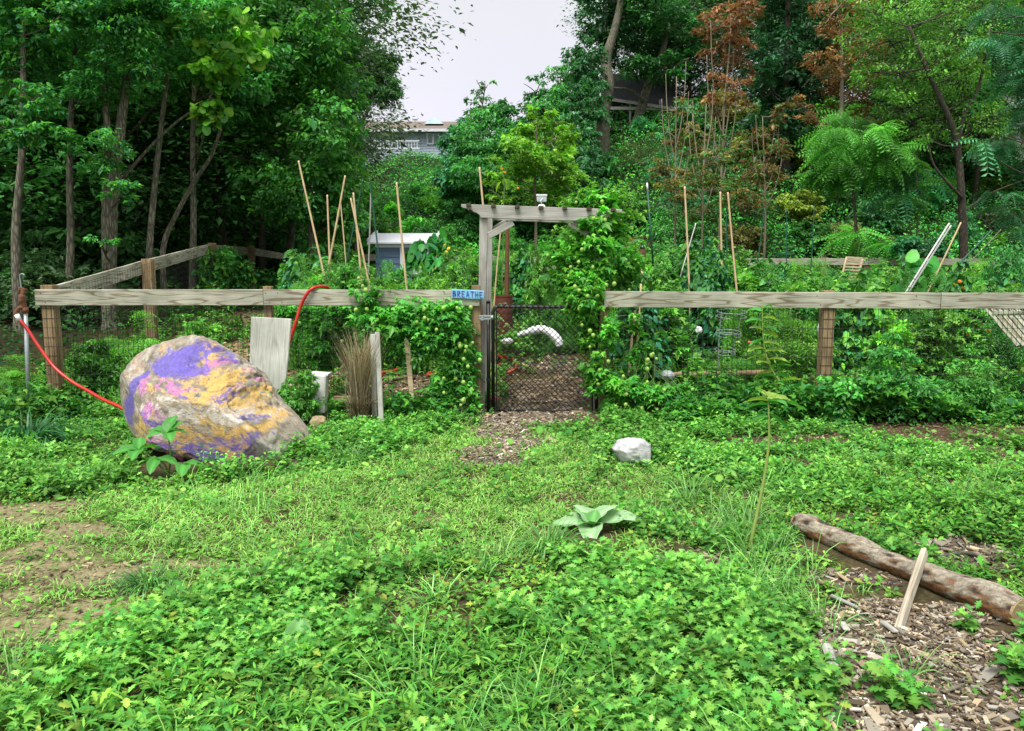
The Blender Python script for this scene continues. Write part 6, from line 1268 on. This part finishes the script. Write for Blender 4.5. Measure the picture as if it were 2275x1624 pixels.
tree('ailanthus', 'smaller feathery leaved tree low on the bank between the two larger ones', [(2035, 560, 25), (2040, 460, 25), (2035, 380, 25)], .05, [(2010, 365, 50, 18), (2050, 390, 46, 20), (2000, 410, 40, 16), (2020, 440, 46, 20)], 330, .5, G_BRI + G_BLUE, L_COMP, D=25, droop=-.45)
tree('sumac', 'fern like sumac with arching leaves just behind the back fence', [(1925, 575, 24.0), (1925, 545, 24.0)], .03, [(1925, 520, 46, 18), (1900, 540, 30, 14), (1955, 535, 36, 16)], 130, .55, [(.06, .25, .04), (.09, .3, .05)], L_FERN, D=24, droop=-.3)
tree('dark_leaved_tree', 'dark blue green broad leaved tree reaching in from the right edge', [(2350, 640, 20), (2345, 400, 20), (2335, 200, 20), (2320, 0, 20)], .14, [(2230, 30, 60, 36), (2200, 70, 46, 26), (2260, 90, 50, 40), (2250, 150, 50, 40), (2300, 60, 80, 70), (2230, 320, 60, 30), (2260, 360, 50, 40), (2290, 260, 60, 60), (2180, 330, 40, 20), (2240, 440, 50, 40), (2260, 500, 40, 40), (2330, 150, 80, 80)], 1500, .32, G_BLUE + G_DARK + [(.05, .22, .10)], L_COMP, BARKD, D=20, droop=-.5)
tree('blue_green_shrub', 'blue green leafy shrub behind the back fence near the leaning pipes', [(2035, 590, 23.8), (2035, 560, 23.8)], .04, [(2020, 545, 44, 22), (2060, 550, 40, 22), (1990, 560, 30, 16)], 1500, .13, G_BLUE, L_DIA, D=23.8)

# deep woods left: whole trees, copies
EF = [((0, 0, .92), (.20, .2, .12), 1), ((.1, 0, .75), (.25, .25, .14), 1), ((-.12, .05, .62), (.22, .22, .14), 1), ((.1, -.1, .48), (.24, .22, .12), 1), ((-.05, 0, .34), (.22, .22, .10), .9), ((.1, .05, .22), (.18, .2, .08), .7)]
def ftree_proto(seed):
    random.seed(seed); me = scatter([crown([((c[0] + random.uniform(-.05, .05), c[1] + random.uniform(-.05, .05), c[2] + random.uniform(-.03, .03)), tuple(q * random.uniform(.85, 1.25) for q in r_), w) for c, r_, w in EF], 20000, L_QUAD, .0105, [(1, 1, 1), (.8, .9, .8), (1.2, 1.1, .9)], None, .2, -.2, .6, 1, .3)]); me.materials.append(LEAF)
    m = MB(); P = smooth_path([(0, 0, -.02), (.01, 0, .3), (-.01, .01, .6), (.02, 0, .95)], 6); m.tube(P, [.011 * (1 - .8 * i / len(P)) for i in range(len(P))], 8)
    for i in range(26):
        z = random.uniform(.18, .85); a = random.uniform(0, 6.28); l = random.uniform(.12, .26); m.tube([(0, 0, z), (math.cos(a) * l * .5, math.sin(a) * l * .5, z + l * .2), (math.cos(a) * l, math.sin(a) * l, z + l * .5)], [.004, .003, .001], 5)
    ms = m.mesh('trunk', True); ms.materials.append(BARKD); return me, ms
FP = [ftree_proto(1), ftree_proto(2), ftree_proto(3)]; random.seed(11)
def ftree(px, D, H, tint, label, group, wsc=1.0, name='forest_tree'):
    x = at(px, 500, D).x; r = thing(name, label, 'tree', (x, D, hz(x, D) - .1), group)
    P = random.choice(FP)
    for nm, me in (('crown', P[0]), ('trunk', P[1])):
        o = bpy.data.objects.new(nm, me); COL.objects.link(o); o.parent = r; o.color = (*jcol(tint, .2), 1) if nm == 'crown' else (1, 1, 1, 1)
    r.scale = (H * wsc, H * wsc, H); r.rotation_euler = (0, 0, random.uniform(0, 6.28))
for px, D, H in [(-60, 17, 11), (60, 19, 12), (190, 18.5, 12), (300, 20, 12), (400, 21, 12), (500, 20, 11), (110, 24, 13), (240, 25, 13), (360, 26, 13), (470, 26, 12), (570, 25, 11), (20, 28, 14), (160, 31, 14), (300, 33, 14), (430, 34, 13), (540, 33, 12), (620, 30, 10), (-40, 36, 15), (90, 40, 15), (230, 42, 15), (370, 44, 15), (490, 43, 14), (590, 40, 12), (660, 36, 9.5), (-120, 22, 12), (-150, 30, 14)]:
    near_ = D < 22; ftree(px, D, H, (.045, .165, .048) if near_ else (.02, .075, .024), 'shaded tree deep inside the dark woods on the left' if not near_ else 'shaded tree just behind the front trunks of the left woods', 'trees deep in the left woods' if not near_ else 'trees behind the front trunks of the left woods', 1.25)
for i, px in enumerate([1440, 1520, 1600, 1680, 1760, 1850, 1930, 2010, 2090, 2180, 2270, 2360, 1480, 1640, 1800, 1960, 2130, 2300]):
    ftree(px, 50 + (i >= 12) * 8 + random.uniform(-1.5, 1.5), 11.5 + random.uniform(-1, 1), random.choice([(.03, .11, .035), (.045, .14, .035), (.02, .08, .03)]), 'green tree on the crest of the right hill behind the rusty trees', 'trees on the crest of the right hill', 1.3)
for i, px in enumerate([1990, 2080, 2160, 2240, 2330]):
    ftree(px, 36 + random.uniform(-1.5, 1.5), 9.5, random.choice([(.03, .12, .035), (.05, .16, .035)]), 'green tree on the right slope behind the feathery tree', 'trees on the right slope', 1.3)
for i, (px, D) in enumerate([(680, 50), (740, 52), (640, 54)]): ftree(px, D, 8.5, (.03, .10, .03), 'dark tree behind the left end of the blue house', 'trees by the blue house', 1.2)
# understory saplings in the left woods
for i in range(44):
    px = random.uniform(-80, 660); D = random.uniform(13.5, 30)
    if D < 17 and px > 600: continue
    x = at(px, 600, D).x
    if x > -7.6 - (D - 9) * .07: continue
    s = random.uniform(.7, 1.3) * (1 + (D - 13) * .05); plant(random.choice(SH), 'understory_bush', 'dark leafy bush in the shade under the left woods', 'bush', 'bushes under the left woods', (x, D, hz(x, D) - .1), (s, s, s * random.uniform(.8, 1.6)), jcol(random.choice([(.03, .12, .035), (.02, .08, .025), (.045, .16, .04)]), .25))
# bank shrubs
def zone(px, D):
    if px < 800: return ('green shrub on the left part of the bank under the leafy trees', 'shrubs on the left part of the bank')
    if px < 1010: return ('green shrub on the bank below the blue house', 'shrubs on the bank below the blue house')
    if px < 1400: return ('green shrub on the bank behind the arbor', 'shrubs on the bank behind the arbor')
    if px < 1750: return ('shrub among the rusty trees on the right bank', 'shrubs among the rusty trees')
    return ('green shrub on the far right part of the bank', 'shrubs on the far right of the bank')
for D, stp in [(26.3, 1.7), (28, 1.7), (30, 1.8), (32, 1.9), (34.2, 2.0), (36.6, 2.2), (39.5, 2.4), (43, 2.7), (47.5, 3.1), (53, 3.6)]:
    x = -.62 * D
    while x < .70 * D:
        px = CX + x / D * F; s = random.uniform(.75, 1.25) * (1.05 + (D - 26) * .016)
        if px < 560 and D > 30: x += stp; continue
        if D > 37 and 700 < px < 1020: s *= .62 if D < 45 else .38
        if D >= 53 and 760 < px < 1030: x += stp; continue
        if D > 42 and 1330 < px < 1500: s *= .5
        brush = D < 30.5 and px > 1400
        if D < 30.5 and px > 1420: s *= random.choice([.5, .7, .9])
        if px < 1010: c_ = random.choice([(.07, .27, .04), (.055, .24, .055), (.11, .29, .04), (.05, .20, .045)])
        elif px < 1400: c_ = random.choice([(.05, .20, .05), (.04, .17, .05), (.07, .25, .05), (.10, .28, .04)])
        elif px < 1750: c_ = random.choice([(.06, .20, .06), (.10, .17, .045), (.15, .12, .045), (.04, .20, .09), (.05, .17, .05), (.14, .16, .045)])
        else: c_ = random.choice([(.06, .22, .045), (.04, .19, .08), (.10, .26, .045), (.1, .15, .045), (.045, .17, .045)])
        if brush and random.random() < .6: c_ = random.choice([(.11, .07, .04), (.07, .05, .035), (.12, .10, .045)])
        yy = D + random.uniform(-.9, .9); xx = x + random.uniform(-.7, .7); lb, gp_ = zone(CX + xx / yy * F, D)
        plant(random.choice(SH + ([SPARSE] if 1400 < px < 1800 else []) if not brush else [SPARSE, SPARSE, SH[1]]), 'bank_shrub', lb, 'shrub', gp_, (xx, yy, hz(xx, yy) - .15), (s, s, s * random.uniform(.75, 1.25)), jcol(c_, .2)); x += stp * random.uniform(.8, 1.2)
